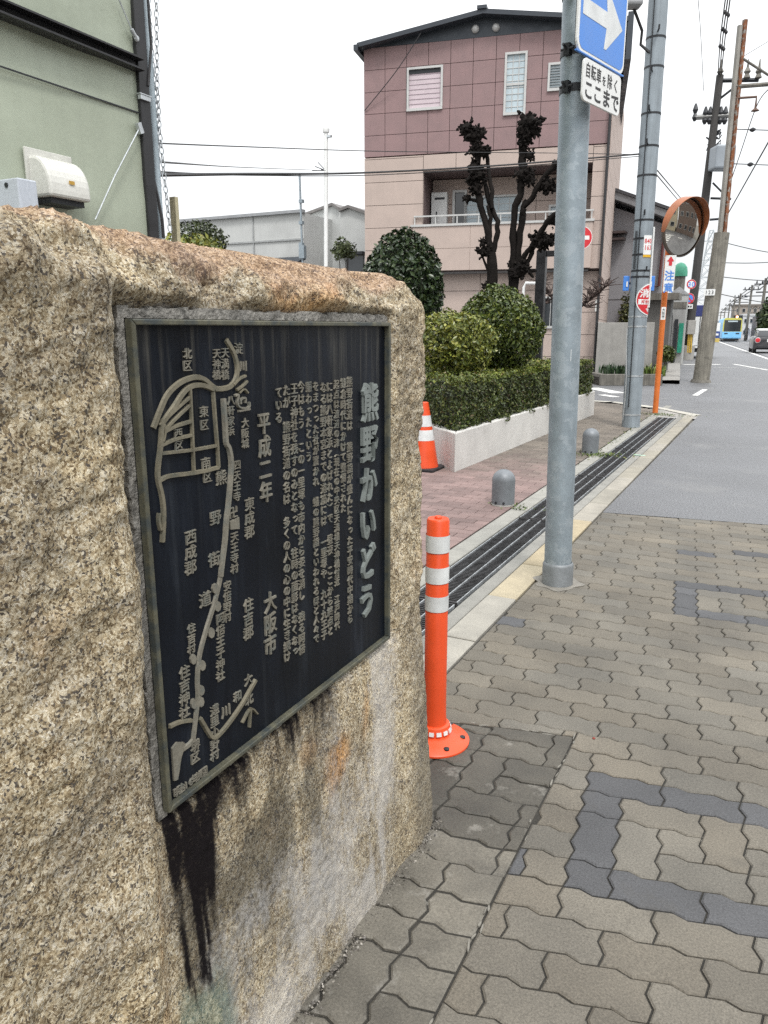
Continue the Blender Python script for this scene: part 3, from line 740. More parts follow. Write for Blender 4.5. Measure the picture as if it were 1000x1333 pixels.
for pts, w in (([(190, 600), (222, 515), (258, 430), (320, 372), (390, 345), (440, 352), (475, 385), (500, 402)], .016), ([(550, 160), (588, 220), (608, 290), (604, 350), (575, 395), (535, 406), (495, 405)], .016),
               ([(222, 590), (290, 500), (338, 420), (380, 388), (440, 385), (490, 408)], .016), ([(238, 565), (300, 505), (368, 448)], .010), ([(248, 605), (310, 540), (368, 487)], .010), ([(248, 615), (300, 588), (380, 565)], .011),
               ([(218, 690), (300, 652), (380, 635)], .010), ([(230, 725), (380, 710), (500, 687)], .010), ([(216, 862), (260, 836), (390, 824), (512, 795)], .012), ([(232, 555), (226, 690), (210, 800), (212, 860), (232, 930), (242, 1020), (234, 1165)], .014),
               ([(240, 580), (246, 622), (236, 665)], .007), ([(370, 398), (380, 600), (390, 830)], .008), ([(485, 420), (495, 560), (506, 690), (512, 795)], .009), ([(216, 1020), (212, 1060), (224, 1105)], .009),
               ([(585, 385), (610, 355), (645, 340)], .008), ([(600, 410), (630, 390), (652, 366)], .008), ([(612, 425), (636, 400), (655, 425)], .006)):
    ribbon(rv, pts, w)
ribbon(rv, [(408, 870), (440, 925), (470, 972), (512, 940), (600, 822), (676, 685)], .014, A7); ribbon(rv, [(260, 910), (310, 886), (366, 880)], .012, A7)
ribbon(rv, [(645, 912), (651, 818)], .007, A7); ribbon(rv, [(610, 892), (651, 812), (682, 848)], .007, A7)
sub(rv, 'river_relief', m_brass)
rt = MB()
ribbon(rt, [(535, 452), (545, 600), (548, 680), (562, 690), (576, 760), (570, 860), (560, 985), (549, 1060), (545, 1150), (530, 1260), (522, 1335)], .016)
ribbon(rt, [(530, 0), (512, 180), (482, 310), (440, 440), (402, 580), (396, 700), (402, 760), (390, 860), (376, 985)], .016, A7); ribbon(rt, [(376, 975), (355, 1000), (325, 1020)], .016, A7)
def blob(mb, pts, tf, h=.0035):
    _rh[0] += 1; h += .00005 * (_rh[0] % 19)
    mb.prism([(SURF, *onp(*tf(p))) for p in pts], (h, 0, 0))
blob(rt, [(272, 1015), (296, 985), (330, 985), (336, 1000), (316, 1060), (306, 1130), (300, 1165), (282, 1172)], A7)
blob(rt, [(566, 1062), (612, 1040), (614, 1098), (570, 1102)], A6)
for c in ((462, 458), (492, 330), (482, 245), (418, 615), (375, 585), (412, 735), (378, 800), (410, 790)):
    blob(rt, [(c[0] + 20 * math.cos(q) * (.7 if c[0] < 400 else .8), c[1] + 26 * math.sin(q)) for q in np.linspace(0, 2 * PI, 9)[:-1]], A7)
for pts in ([(592, 440), (612, 428), (600, 470), (612, 500), (665, 500), (662, 470)], [(620, 480), (618, 455), (645, 445), (642, 475)], [(610, 515), (665, 505)]): ribbon(rt, pts, .007)
sub(rt, 'route_relief', m_letter)
lb = MB()
for t, x, y0, y1 in (('北区', 358, 200, 320), ('天神橋', 503, 203, 362), ('天満橋', 545, 198, 362), ('淀', 612, 175, 235), ('川', 635, 262, 320), ('東', 440, 488, 548), ('区', 442, 555, 612), ('西', 312, 598, 655), ('区', 316, 658, 715), ('南', 450, 742, 805), ('区', 457, 812, 872),
                     ('八軒家浜', 573, 436, 640), ('大阪城', 645, 548, 702), ('四天王寺', 604, 756, 964), ('熊', 526, 806, 884), ('野', 498, 1006, 1082), ('街', 492, 1212, 1288), ('東成郡', 667, 942, 1148), ('西成郡', 375, 1102, 1328), ('天王寺村', 592, 1112, 1322), ('卍', 586, 985, 1050)):
    vtext(lb, t, *A6((x, y0)), A6((x, y1))[1], 1.12, .0035, .004)
for t, x, y0, y1 in (('道', 435, 258, 336), ('安倍野村', 541, 206, 408), ('阿倍王子神社', 508, 362, 692), ('住吉郡', 643, 290, 492), ('住吉村', 368, 412, 560), ('住吉神社', 335, 615, 872), ('遠里小野村', 480, 802, 1075), ('川', 535, 805, 865), ('和', 590, 738, 792), ('大', 643, 656, 712), ('北', 645, 750, 808), ('堺区', 386, 975, 1088)):
    vtext(lb, t, *A7((x, y0)), A7((x, y1))[1], 1.12, .0035, .004)
for i, ch in enumerate('明治16年調図'):
    f = (i + .5) / 7; u, z = onp(*A7((288 + 152 * f, 1232 - 112 * f))); put_glyph(lb, ch, (SURF, u, z), EX, EYv, EZ, .0185, .017, .0035, .008)
sub(lb, 'map_lettering', m_letter)
del lb, bd, rt, rv

# ------------------------------------------------------------------ orange delineator post
pc = np.array((-0.925, 2.195, 0.0))
t = thing('delineator_post', 'orange flexible road post with three white reflective bands beside the stone', 'traffic post', pc)
m = MB()
prof = [(.122, 0), (.122, .006), (.115, .012), (.085, .022), (.062, .030), (.055, .034)]
m.lathe(pc, prof, 48).build('base_plate', m_orange, t, smooth=True)
m = MB(); m.lathe(pc, [(.054, .030), (.057, .052), (.052, .066), (.045, .070)], 40).build('collar', m_orange, t, smooth=True)
m = MB()
for k in range(14):
    a = 2 * PI * k / 14; m.box((pc[0] + .0575 * math.cos(a), pc[1] + .0575 * math.sin(a), .050), (.003, .017, .014), rz=a, ry=-.25)
m.build('base_reflectors', m_reflw, t)
for k in range(6):
    a = 2 * PI * (k + .3) / 6; MB().lathe((pc[0] + .098 * math.cos(a), pc[1] + .098 * math.sin(a), .0175), [(.010, -.004), (.010, .003), (.006, .005)], 10).build('anchor_bolt', m_dark, t, smooth=True)
HP = 0.80; R0 = .0385
bands = [(0.595, .054), (0.672, .050), (0.737, .050)]
m = MB(); m.lathe(pc, [(.042, .066), (R0 + .001, .10), (R0, .2), (R0 - .0012, HP - .006), (R0 - .005, HP)], 40).build('tube', m_orange, t, smooth=True)
for hb, bw in ((0.487, .053), (0.585, .055), (0.690, .057)):
    MB().lathe((pc[0], pc[1], hb), [(R0 + .0012, 0), (R0 + .0014, bw)], 40, cap=False).build('reflective_band', m_reflw, t, smooth=True)
MB().lathe((pc[0], pc[1], HP - .001), [(.012, 0), (.012, .006), (.009, .009)], 18).build('cap_knob', m_orange, t, smooth=True)

# ------------------------------------------------------------------ traffic cone behind the stone
cc = G(551, 610)
t = thing('traffic_cone', 'orange traffic cone with two white bands against the white planter', 'traffic cone', cc)
m = MB(); cz = .0
m.box((cc[0], cc[1], .014), (.37, .37, .028)).build('base', M('black_rubber', (.02, .02, .022), .7, 0, .3, 10), t, bev=.008)
ro, rt_ = .155, .045; Hc = .68
def rc(z): return ro + (rt_ - ro) * (z - .028) / (Hc - .028)
MB().lathe(cc, [(rc(z), z) for z in (.028, .2, .4, Hc - .005)] + [(rt_ - .006, Hc)], 32).build('cone_body', m_orange, t, smooth=True)
for z0_, z1_ in ((.30, .405), (.44, .55)):
    MB().lathe(cc, [(rc(z0_) + .0015, z0_), (rc(z1_) + .0015, z1_)], 32, cap=False).build('reflective_band', m_reflw, t, smooth=True)

# ------------------------------------------------------------------ domed bollards
m_boll = M('grey_bollard_paint', (0.175, 0.19, 0.205), .5, .2, .15, 9, 90, .08, .1, 90, col2=(.30, .31, .32), thr=(.62, .75))
bl_ = None
bc = np.array((-1.868, 5.785, 0))
bl_ = thing('domed_bollard', 'grey domed steel bollard nearer to the stone, beside the drain grate', 'bollard', bc, 'short grey domed bollards')
Rb = .093
MB().lathe(bc, [(Rb, 0.0), (Rb, .205)] + [(Rb * math.cos(a), .205 + Rb * .95 * math.sin(a)) for a in np.linspace(.1, PI / 2 - .02, 9)], 36).build('body', m_boll, bl_, smooth=True)
MB().lathe(bc, [(Rb + .004, 0.0), (Rb + .004, .006), (Rb, .012)], 36, cap=False).build('foot_ring', m_conc, bl_, smooth=True)
for a in (-1.9, -1.2): MB().lathe((bc[0] + math.sin(a + PI) * Rb * .0 + Rb * math.cos(a), bc[1] + Rb * math.sin(a), .03), [(.011, -.002), (.009, .006)], 10, axis=(math.cos(a), math.sin(a), 0)).build('bolt', m_dark, bl_)
dup(bl_, (-1.80, 8.72, 0), 'grey domed steel bollard farther away, with moss at its foot')
# moss tufts
# ------------------------------------------------------------------ sign pole with its two signs
sp_c = np.array((-0.969, 4.040, 0))
t = thing('sign_pole', 'thick grey galvanised sign pole with blue arrow sign and white plate', 'sign pole', sp_c)
LEAN = -np.array((CY, SY, 0)) * .0195
def spx(z): return sp_c + LEAN * z + np.array((0, 0, z))
MB().tube([spx(0), spx(1.5), spx(3.0), spx(4.6)], [.0745, .0745, .074, .0735], 40).build('pole', m_galv, t, smooth=True)
MB().lathe(sp_c, [(.086, -.01), (.085, .115), (.079, .128), (.0755, .13)], 40, cap=False).build('base_sleeve', M('sleeve_steel', (.20, .215, .225), .55, .3, .2, 8, 60, .1, .1), t, smooth=True)
m = MB(); pts = [(sp_c[0] + (.13 + .02 * math.sin(3 * q) + .012 * math.sin(7 * q)) * math.cos(q), sp_c[1] + (.13 + .02 * math.cos(5 * q)) * math.sin(q), .0008) for q in np.linspace(0, 2 * PI, 40)[:-1]]
m.prism(pts, (0, 0, .004)); m.build('footing', M('footing_mortar', (.20, .188, .165), .9, 0, .2, 14, 160, .15, .5), t)
az = math.radians(41 - 27.1); DX = np.array((math.sin(az), math.cos(az), 0)); NX = np.array((math.cos(az), -math.sin(az), 0)); ZZ = np.array((0., 0., 1.))
sp0 = sp_c + NX * .098
def SG(tt, z, o=0.0): return sp0 + DX * tt + ZZ * z + NX * o
def rrect(t0, t1, z0, z1, r, o):
    P = []
    for (cx, cz_, a0) in ((t1 - r, z1 - r, 0), (t0 + r, z1 - r, PI / 2), (t0 + r, z0 + r, PI), (t1 - r, z0 + r, 1.5 * PI)):
        for k in range(7): P.append(SG(cx + r * math.cos(a0 + PI / 2 * k / 6), cz_ + r * math.sin(a0 + PI / 2 * k / 6), o))
    return P
BT0, BT1, BZ0, BZ1 = -.303, .185, 2.605, 3.0
MB().prism(rrect(BT0, BT1, BZ0, BZ1, .05, -.006), NX * .012).build('arrow_sign', m_white, t, bev=.002)
asn = t.children[-1]
MB().prism(rrect(BT0, BT1, BZ0, BZ1, .05, -.0085), NX * .0023).build('sign_back', M('sign_back_grey', (.12, .13, .14), .5, .3), asn)
MB().prism(rrect(BT0 + .016, BT1 - .016, BZ0 + .016, BZ1 - .016, .04, .0062), NX * .0012).build('blue_field', m_blue, asn)
MB().prism(rrect(BT0 - .001, BT1 + .001, BZ0 - .001, BZ0 + .0045, .002, -.004), NX * .0115).build('blue_edge', m_blue, asn)
def sgp(px, py):
    q = atP(px, py, sp0[:2], DX[:2]); d = q - sp0; return float(d[:2] @ DX[:2]), float(q[2])
zc = (BZ0 + BZ1) / 2
ar = [(-.245, zc + .055), (.0, zc + .055), (-.03, zc + .155), (.005, zc + .155), (.145, zc), (.005, zc - .155), (-.03, zc - .155), (.0, zc - .055), (-.245, zc - .055)]
za, hs, hh = 2.792, .034, .122
ar = [(-.268, za + hs), (-.03, za + hs), (-.052, za + hh), (-.024, za + hh), (.137, za), (-.024, za - hh), (-.046, za - hh), (-.03, za - hs), (-.268, za - hs)]
MB().prism([SG(a_, z_, .0075) for a_, z_ in ar], NX * .0012).build('white_arrow', m_reflw, asn)
WT0, WT1, WZ0, WZ1 = -.228, .168, 2.420, 2.597
MB().prism(rrect(WT0, WT1, WZ0, WZ1, .028, -.004), NX * .010).build('plate', m_white, t, bev=.0015)
wpl = t.children[-1]
m = MB()
htext(m, '自転車', SG(-.130, 2.549, .0062), DX, ZZ, NX, .052, .066, .0012, .006, .055)
put_glyph(m, 'を', SG(-.018, 2.540, .0062), DX, ZZ, NX, .040, .046, .0012, .012)
put_glyph(m, '除', SG(.042, 2.548, .0062), DX, ZZ, NX, .054, .066, .0012, .006); put_glyph(m, 'く', SG(.110, 2.545, .0062), DX, ZZ, NX, .056, .064, .0012, .012)
htext(m, 'ここまで', SG(-.030, 2.470, .0062), DX, ZZ, NX, .092, .084, .0012, .020, .093)
m.build('plate_lettering', m_ink, wpl)
for z_ in (2.93, 2.68, 2.52):
    m = MB(); m.lathe(spx(z_ - .018), [(.0775, 0), (.0775, .036)], 36, cap=False)
    m.box(sp0 - NX * .028 + ZZ * z_ - DX * .06, (.045, .16, .03), rz=-az)
    q = spx(z_) - DX * .085
    m.box(q, (.03, .035, .05), rz=-az); m.tube([q - NX * .03 - DX * .012, q + NX * .035 - DX * .012], .006, 8); m.tube([q - DX * .02, q - DX * .05 + ZZ * .012], .006, 8)
    m.build('clamp', m_dark, t)
MB().lathe(sp_c + ZZ * .96, [(.0752, 0), (.0752, .055)], 36, cap=False)
m = MB(); a0 = math.atan2(-CY, SY) - 0.75
P_ = [(sp_c[0] + .0755 * math.cos(a0 + q * .1), sp_c[1] + .0755 * math.sin(a0 + q * .1)) for q in range(7)]
for p, q in zip(P_, P_[1:]): m.quad((*p, 1.235), (*q, 1.235), (*q, 1.295), (*p, 1.295))
m.build('sticker', M('faded_sticker', (.50, .54, .56), .5, 0, .1, 30), t)


# ------------------------------------------------------------------ foliage helpers
def leafmat(name, rough=.42, tr=.0):
    m, n, l, b = nt(name)
    at = n.new('ShaderNodeAttribute'); at.attribute_name = 'tint'
    l.new(at.outputs['Color'], b.inputs['Base Color']); b.inputs['Roughness'].default_value = rough; b.inputs['Specular IOR Level'].default_value = .4
    return m
m_leaf = leafmat('leaf'); m_leafg = leafmat('glossy_leaf', .3); m_twig = M('twig_bark', (.055, .042, .032), .9, 0, .3, 20)
m_core = M('inner_twigs', (.020, .024, .012), .95, 0, .4, 14)
rg = np.random.default_rng(5)
def leaves(name, P, N, size, T, mat, parent, aspect=.5, jit=.9):
    n = len(P)
    N = N + rg.normal(0, jit, (n, 3)); N /= np.linalg.norm(N, axis=1)[:, None] + 1e-9
    R = rg.normal(0, 1, (n, 3)); A = np.cross(N, R); A /= np.linalg.norm(A, axis=1)[:, None] + 1e-9
    B = np.cross(N, A); s = size * rg.uniform(.45, 1.45, n)[:, None]
    fold = N * s * .12
    V = np.stack([P - A * s * .5, P + B * s * aspect * .5 + fold, P + A * s * .5, P - B * s * aspect * .5 + fold], 1).reshape(-1, 3)
    if parent is not None: V = V - np.array(parent.location)
    me = bpy.data.meshes.new(name); me.vertices.add(4 * n); me.vertices.foreach_set('co', V.astype(np.float32).ravel())
    me.loops.add(6 * n); base = np.arange(n)[:, None] * 4
    me.loops.foreach_set('vertex_index', (base + np.array([0, 1, 2, 0, 2, 3])[None]).astype(np.int32).ravel())
    me.polygons.add(2 * n); me.polygons.foreach_set('loop_start', np.arange(0, 6 * n, 3, dtype=np.int32)); me.polygons.foreach_set('loop_total', np.full(2 * n, 3, dtype=np.int32))
    me.update(calc_edges=True)
    ca = me.color_attributes.new('tint', 'FLOAT_COLOR', 'POINT')
    C4 = np.concatenate([np.repeat(T, 4, 0), np.ones((4 * n, 1))], 1); ca.data.foreach_set('color', C4.astype(np.float32).ravel())
    me.materials.append(mat)
    o = bpy.data.objects.new(name, me); COL.objects.link(o)
    if parent is not None: o.parent = parent
    return o
def tints(n, cols, w, sd=.22):
    c = np.array(cols)[rg.choice(len(cols), n, p=np.array(w) / sum(w))]
    return np.clip(c * rg.normal(1, sd, (n, 1)).clip(.5, 1.6), .002, 1)
def ball_pts(n, c, r, shell=.35, lump=.12, seed=1, zmin=-1.0, freq=2.2):
    d = rg.normal(0, 1, (n, 3)); d /= np.linalg.norm(d, axis=1)[:, None]
    d = d[d[:, 2] > zmin]
    k = 1 + lump * fbm(d * freq + seed * 3.7, 3, seed) + .05 * fbm(d * 9, 2, seed + 5)
    rad = (1 - shell * rg.random(len(d)) ** 2.0) * k
    return np.array(c) + d * rad[:, None] * np.array(r), d

# ------------------------------------------------------------------ planter with clipped hedge
pA, pB, pC, pD = np.array((-2.75, 6.92)), np.array((-2.62, 12.80)), np.array((-5.7, 13.5)), np.array((-5.3, 9.35))
m_plast = M('white_plaster', (.58, .57, .545), .85, 0, .12, 2.2, 90, .06, .55, 120, .004, streak=.06, col2=(.36, .34, .31), thr=(.62, .85))
pt = thing('planter', 'long white plastered planter wall around the clipped hedge', 'planter', (-4, 9.5, 0))
m = MB(); foot = [pA, pB, pC, pD]; cen = sum(foot) / 4
inn = [cen + (p - cen) * .94 for p in foot]
for i in range(4):
    a, b_, c_, d_ = foot[i], foot[(i + 1) % 4], inn[(i + 1) % 4], inn[i]
    m.prism([(*a, -.01), (*b_, -.01), (*c_, -.01), (*d_, -.01)], (0, 0, .405))
m.build('wall', m_plast, pt, bev=.012)
MB().prism([(*p, .30) for p in inn], (0, 0, .04)).build('soil', M('soil', (.05, .04, .03), .95), pt)
hd = thing('clipped_hedge', 'low clipped box hedge with flat top growing in the white planter', 'hedge', (-4, 9.5, .34))
def inset(pts, k): return [cen + (p - cen) * k for p in pts]
hf = inset(foot, .965); HT = .905
MB().prism([(*p, .34) for p in inset(foot, .90)], (0, 0, HT - .34 - .06)).build('hedge_core', m_core, hd)
PP, NN = [], []
def face_pts(a, b_, n):
    t_ = rg.random(n); z = .36 + (HT - .36) * rg.random(n); nrm = np.array((b_[1] - a[1], a[0] - b_[0])); nrm = nrm / np.linalg.norm(nrm)
    p = np.outer(1 - t_, a) + np.outer(t_, b_); Q = np.concatenate([p, z[:, None]], 1)
    bl = .035 * fbm(Q * 3.3, 3, 9) + .022 * fbm(Q * 13, 2, 19) - .10 * rg.random(n) ** 2.2
    rnd_ = np.clip((z - (HT - .09)) / .09, 0, 1) ** 2 * .06
    Q[:, :2] += nrm * (bl - rnd_ + .03)[:, None]
    return Q, np.tile((*nrm, .25), (n, 1))
for a, b_, n_ in ((hf[0], hf[1], 17000), (hf[3], hf[0], 6500), (hf[1], hf[2], 3000)):
    q, nn_ = face_pts(a, b_, n_); PP.append(q); NN.append(nn_)
n_ = 15000; u_ = rg.random(n_) ** 1.5; v_ = rg.random(n_)
p = (1 - v_)[:, None] * ((1 - u_)[:, None] * hf[0] + u_[:, None] * hf[3]) + v_[:, None] * ((1 - u_)[:, None] * hf[1] + u_[:, None] * hf[2])
Q = np.concatenate([p, np.full((n_, 1), HT)], 1); Q[:, 2] += .02 * fbm(Q * 3, 3, 4) + .015 * fbm(Q * 14, 2, 6) - .07 * rg.random(n_) ** 2 + (rg.random(n_) > .985) * .05
PP.append(Q); NN.append(np.tile((0, 0, 1.), (n_, 1)))
P_ = np.concatenate(PP); N_ = np.concatenate(NN)
T_ = tints(len(P_), [(.050, .070, .018), (.030, .046, .013), (.085, .10, .026), (.075, .06, .03)], [5, 4, 2.0, .8])
pat = np.clip(.5 + fbm(P_ * 2.3, 3, 77), .0, 1)[:, None]; T_ = T_ * (.75 + .5 * pat) * np.array((1.25, 1.22, 1.1))
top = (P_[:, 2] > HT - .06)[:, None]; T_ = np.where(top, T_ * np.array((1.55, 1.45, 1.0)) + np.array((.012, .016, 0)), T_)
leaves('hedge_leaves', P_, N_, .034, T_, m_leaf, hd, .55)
# round clipped shrub with a trunk, pale shrub, dark dome tree
def bush(name, label, cat, x0, x1, y0, y1, Y, n, cols, w, size, mat=m_leaf, shell=.4, lump=.1, seed=1, zmin=-.75, stems=True, depth=1.0, base=None, core=.66, aspect=.5, freq=2.2):
    a, b_ = atY(x0, (y0 + y1) / 2, Y), atY(x1, (y0 + y1) / 2, Y); tp, bt = atY((x0 + x1) / 2, y0, Y), atY((x0 + x1) / 2, y1, Y)
    c = np.array(((a[0] + b_[0]) / 2, Y, (tp[2] + bt[2]) / 2)); sx = abs(b_[0] - a[0]) / 2 * .93; sz = (tp[2] - bt[2]) / 2
    zb = bt[2] - .1 if base is None else base
    t = thing(name, label, cat, (c[0], c[1], zb))
    P, d = ball_pts(n, c, (sx, sx * depth, sz), shell, lump, seed, zmin, freq)
    leaves('foliage', P, d, size, tints(len(P), cols, w), mat, t, aspect)
    if stems:
        m = MB(); r0 = max(.012, sx * .05)
        for k in range(6):
            aa = rnd.uniform(0, 2 * PI); e = c + np.array((math.cos(aa) * sx * .5, math.sin(aa) * sx * .5, rnd.uniform(-.1, .4) * sz))
            s0 = np.array((c[0] + math.cos(aa) * r0, c[1] + math.sin(aa) * r0, zb)); mid = (s0 + e) / 2 + np.array((0, 0, .1 * sz)) - np.array((math.cos(aa), math.sin(aa), 0)) * sx * .1
            m.tube([s0, mid, e], [r0, r0 * .8, r0 * .35], 7)
        m.build('stems', m_twig, t)
    if core > 0:
        V, D = [], MB(); D.lathe(c, [(sx * core * math.cos(q), sz * core * math.sin(q)) for q in np.linspace(-1.2, 1.5, 9)], 16); D.build('inner_twigs', m_core, t)
    return t
bush('round_shrub', 'round clipped green shrub, taller of the two in the hedge bed', 'shrub', 596, 709, 373, 482, 9.7, 15000, [(.085, .115, .022), (.045, .066, .018), (.15, .17, .035)], [4, 4, 1.6], .052, m_leafg, .38, .07, 3, -.95, base=.7, core=.70)
bush('pale_shrub', 'loose yellow green shrub in front of the round clipped shrub', 'shrub', 540, 644, 404, 486, 8.5, 7000, [(.15, .17, .03), (.24, .24, .045), (.075, .10, .022)], [4, 2.2, 2.5], .052, m_leafg, .62, .16, 8, -.95, base=.7, core=.50)
bush('dome_tree', 'dark green dome shaped evergreen rising behind the end of the stone', 'tree', 472, 577, 301, 462, 11.3, 10500, [(.020, .036, .015), (.032, .052, .018), (.060, .085, .028)], [5, 4, 1.0], .085, m_leafg, .3, .05, 5, -.9, base=.35, core=.8)
bush('dark_shrub', 'dark shrub peeping over the stone beside the hanging chains', 'shrub', 233, 292, 287, 345, 9.2, 2600, [(.030, .042, .016), (.05, .065, .02)], [3, 2], .055, m_leaf, .5, .15, 12, base=1.0, core=.5)
bush('yellow_shrub', 'yellow green shrub in front of the dark shrub, over the stone', 'shrub', 212, 288, 304, 352, 8.6, 1500, [(.17, .18, .03), (.10, .13, .03), (.26, .24, .05)], [3, 2, 1], .075, m_leaf, .6, .25, 15, base=.9, core=.3)
# pollarded tree: two separate trunks
m_bark = M('dark_bark', (.013, .011, .010), .92, 0, .35, 9, 60, .25, .9, 50, .012, spec=.1)
def knob(mb, c, r, n=30):
    for k in range(n):
        d = np.array((rnd.gauss(0, 1), rnd.gauss(0, .8), rnd.gauss(.3, .9))); d /= np.linalg.norm(d)
        L = r * rnd.uniform(.22, .52); p0 = np.array(c) + d * r * rnd.uniform(.2, .75) + np.array([rnd.uniform(-.3, .3) * r for _ in range(3)]); d = d * .7 + np.array([rnd.uniform(-.6, .6) for _ in range(3)])
        mb.tube([p0, p0 + d * L * .6 + np.array([rnd.uniform(-.015, .015) for _ in range(3)]), p0 + d * L], [r * .17, r * .13, r * .06], 5)
    mb.lathe(c, [(r * .62 * math.cos(q), r * .62 * math.sin(q)) for q in np.linspace(-1.4, 1.4, 6)], 8)
def Z6(p): return (600 + p[0] / 5.33, 140 + p[1] / 5.33)
def limb(mb, pts, w0, w1, Y, dy=0.0):
    q = [atY(*Z6(p), Y + dy * k / max(1, len(pts) - 1)) for k, p in enumerate(pts)]
    k0 = (q[0][1]) / FPX / 5.33 * .55 * 1.04
    fine = []
    for a, b_ in zip(q, q[1:]):
        for f in (0, .33, .66): fine.append(a + (b_ - a) * f + np.array([rnd.gauss(0, .008), rnd.gauss(0, .008), 0]))
    fine.append(q[-1]); n_ = len(fine)
    mb.tube(fine, [max(.01, (w0 + (w1 - w0) * i / (n_ - 1)) * k0 * 1.02 * rnd.uniform(.88, 1.15)) for i in range(n_)], 9)
def pollard(label, limbs, knobs, Y, foot_px):
    b0 = atY(*Z6(foot_px), Y)
    t = thing('pollarded_tree', label, 'tree', (b0[0], b0[1], .34), 'pollarded bare trees behind the hedge')
    m = MB(); limb(m, *limbs[0], Y); b1 = atY(*Z6(limbs[0][0][0]), Y); m.tube([(b0[0], b0[1], .3), b1], [.105, .095], 10); m.build('trunk', m_bark, t, smooth=True)
    for L in limbs[1:]:
        mm = MB(); limb(mm, L[0], L[1], L[2], Y, L[3] if len(L) > 3 else 0); mm.build('branch', m_bark, t, smooth=True)
    for (c, r) in knobs:
        mm = MB(); knob(mm, atY(*Z6(c), Y - .02), r * 1.15 * Y / FPX / 5.33, 60); mm.build('knot', m_bark, t)
pollard('bare pollarded tree, left of the pair behind the hedge', [([(222, 1290), (220, 1150), (212, 1000)], 66, 56), ([(212, 1010), (190, 880), (150, 720), (120, 600), (110, 470), (120, 350), (95, 250), (40, 160)], 44, 30), ([(225, 1000), (255, 900), (258, 790), (210, 700), (175, 560), (150, 470)], 34, 24, .1),
         ([(200, 900), (205, 760), (185, 680)], 30, 22), ([(215, 700), (212, 520), (185, 420), (180, 330)], 24, 24, .15), ([(120, 650), (70, 640), (35, 630)], 22, 16), ([(190, 1130), (160, 1060), (140, 1010)], 16, 12)],
        [((45, 155), 62), ((90, 200), 60), ((120, 190), 55), ((100, 300), 50), ((165, 310), 48), ((95, 430), 60), ((130, 470), 48), ((100, 570), 44), ((75, 515), 35), ((40, 632), 28), ((160, 1000), 48), ((155, 930), 28), ((190, 990), 40), ((190, 1250), 48)], 11.6, (222, 1300))
pollard('bare pollarded tree, right of the pair with two long side branches', [([(365, 1290), (368, 1180), (362, 1060)], 60, 56), ([(362, 1080), (362, 900), (372, 720), (408, 600), (425, 470), (432, 330), (435, 250)], 40, 46), ([(395, 1090), (405, 930), (430, 740), (440, 690), (500, 620), (560, 500), (640, 420), (700, 350)], 40, 24, -.1),
         ([(400, 1100), (460, 1000), (520, 920), (580, 820), (640, 750), (700, 720)], 28, 34, -.2), ([(450, 1100), (490, 1010), (530, 930)], 26, 24), ([(415, 800), (425, 690), (455, 640)], 22, 18), ([(530, 570), (590, 540)], 24, 24)],
        [((470, 110), 72), ((450, 190), 60), ((505, 160), 45), ((440, 240), 46), ((478, 335), 36), ((430, 470), 56), ((480, 495), 48), ((595, 545), 52), ((620, 550), 38), ((540, 930), 62), ((590, 920), 50), ((620, 925), 36), ((410, 1130), 70), ((640, 790), 34), ((660, 400), 30)], 11.8, (365, 1300))
# bare twiggy shrub behind the sign pole
Y = 13.4; b0 = atY(748, 440, Y)
t = thing('bare_shrub', 'bare twiggy pruned shrub on both sides of the sign pole', 'shrub', (b0[0], Y, .3))
m = MB()
def brx(pts, r0, r1): m.tube([atY(x, y, Y + rnd.uniform(-.1, .1)) for x, y in pts], list(np.linspace(r0, r1, len(pts))), 6)
m.tube([(b0[0], Y, .3), b0, atY(748, 402, Y)], [.06, .05, .04], 8)
brx([(748, 410), (730, 398), (716, 384), (706, 368)], .035, .018); brx([(748, 405), (764, 392), (780, 381), (792, 368)], .035, .018)
for cx, cy in ((706, 370), (716, 384), (712, 395), (766, 392), (780, 380), (771, 386), (788, 372), (764, 400)):
    for k in range(16):
        a = rnd.uniform(-2.9, .1); L = rnd.uniform(8, 24); brx([(cx, cy), (cx + L * .5 * math.cos(a) + rnd.uniform(-2, 2), cy + L * .5 * math.sin(a)), (cx + L * math.cos(a), cy + L * math.sin(a) * .8)], .011, .004)
m.build('branches', M('twig_brown', (.06, .04, .035), .9, 0, .2, 20), t)
# black post with arm
q0, q1 = atY(704, 420, 12.7), atY(706, 326, 12.7)
t = thing('black_post', 'square black steel post with short arm behind the round shrub', 'post', (q0[0], 12.7, .34))
MB().box((q1[0], 12.7, (q1[2] + .34) / 2), (.155, .12, q1[2] - .34)).build('upright', m_black, t, bev=.008)
MB().box((q1[0] + .34, 12.7, q1[2] - .055), (.52, .07, .09)).build('arm', m_black, t, bev=.006)

# ------------------------------------------------------------------ pink house
def c2w(x, y): return np.array((x * CY - y * SY, x * SY + y * CY))
C0 = c2w(5.8, 21.2); dA = math.radians(-75); FD_ = c2w(math.sin(dA), math.cos(dA)); FN_ = c2w(-math.cos(dA) * 1.0, math.sin(dA)) ; 
FN_ = FN_ if FN_ @ (-C0) > 0 else -FN_
def W(t, z, o=0.0): q = C0 + FD_ * t + FN_ * o; return np.array((q[0], q[1], z))
Wd = lambda z=0: np.array((*FN_, 0.)); Td = np.array((*FD_, 0.))
def wbox(mb, t0, t1, z0, z1, o0, o1):
    return mb.prism([W(t0, z0, o0), W(t1, z0, o0), W(t1, z0, o1), W(t0, z0, o1)], (0, 0, z1 - z0))
m_pink = M('plum_tile', (.245, .163, .163), .75, 0, .10, 3, 60, .06, .4, 60, .01, streak=.03)
m_beige = M('beige_siding', (.43, .35, .31), .8, 0, .07, 2, 70, .05, .35, 80, .006, streak=.03)
m_groove = M('joint_shadowless', (.13, .092, .09), .9)
m_roofd = M('slate_metal', (.035, .042, .052), .45, .2, .1, 4)
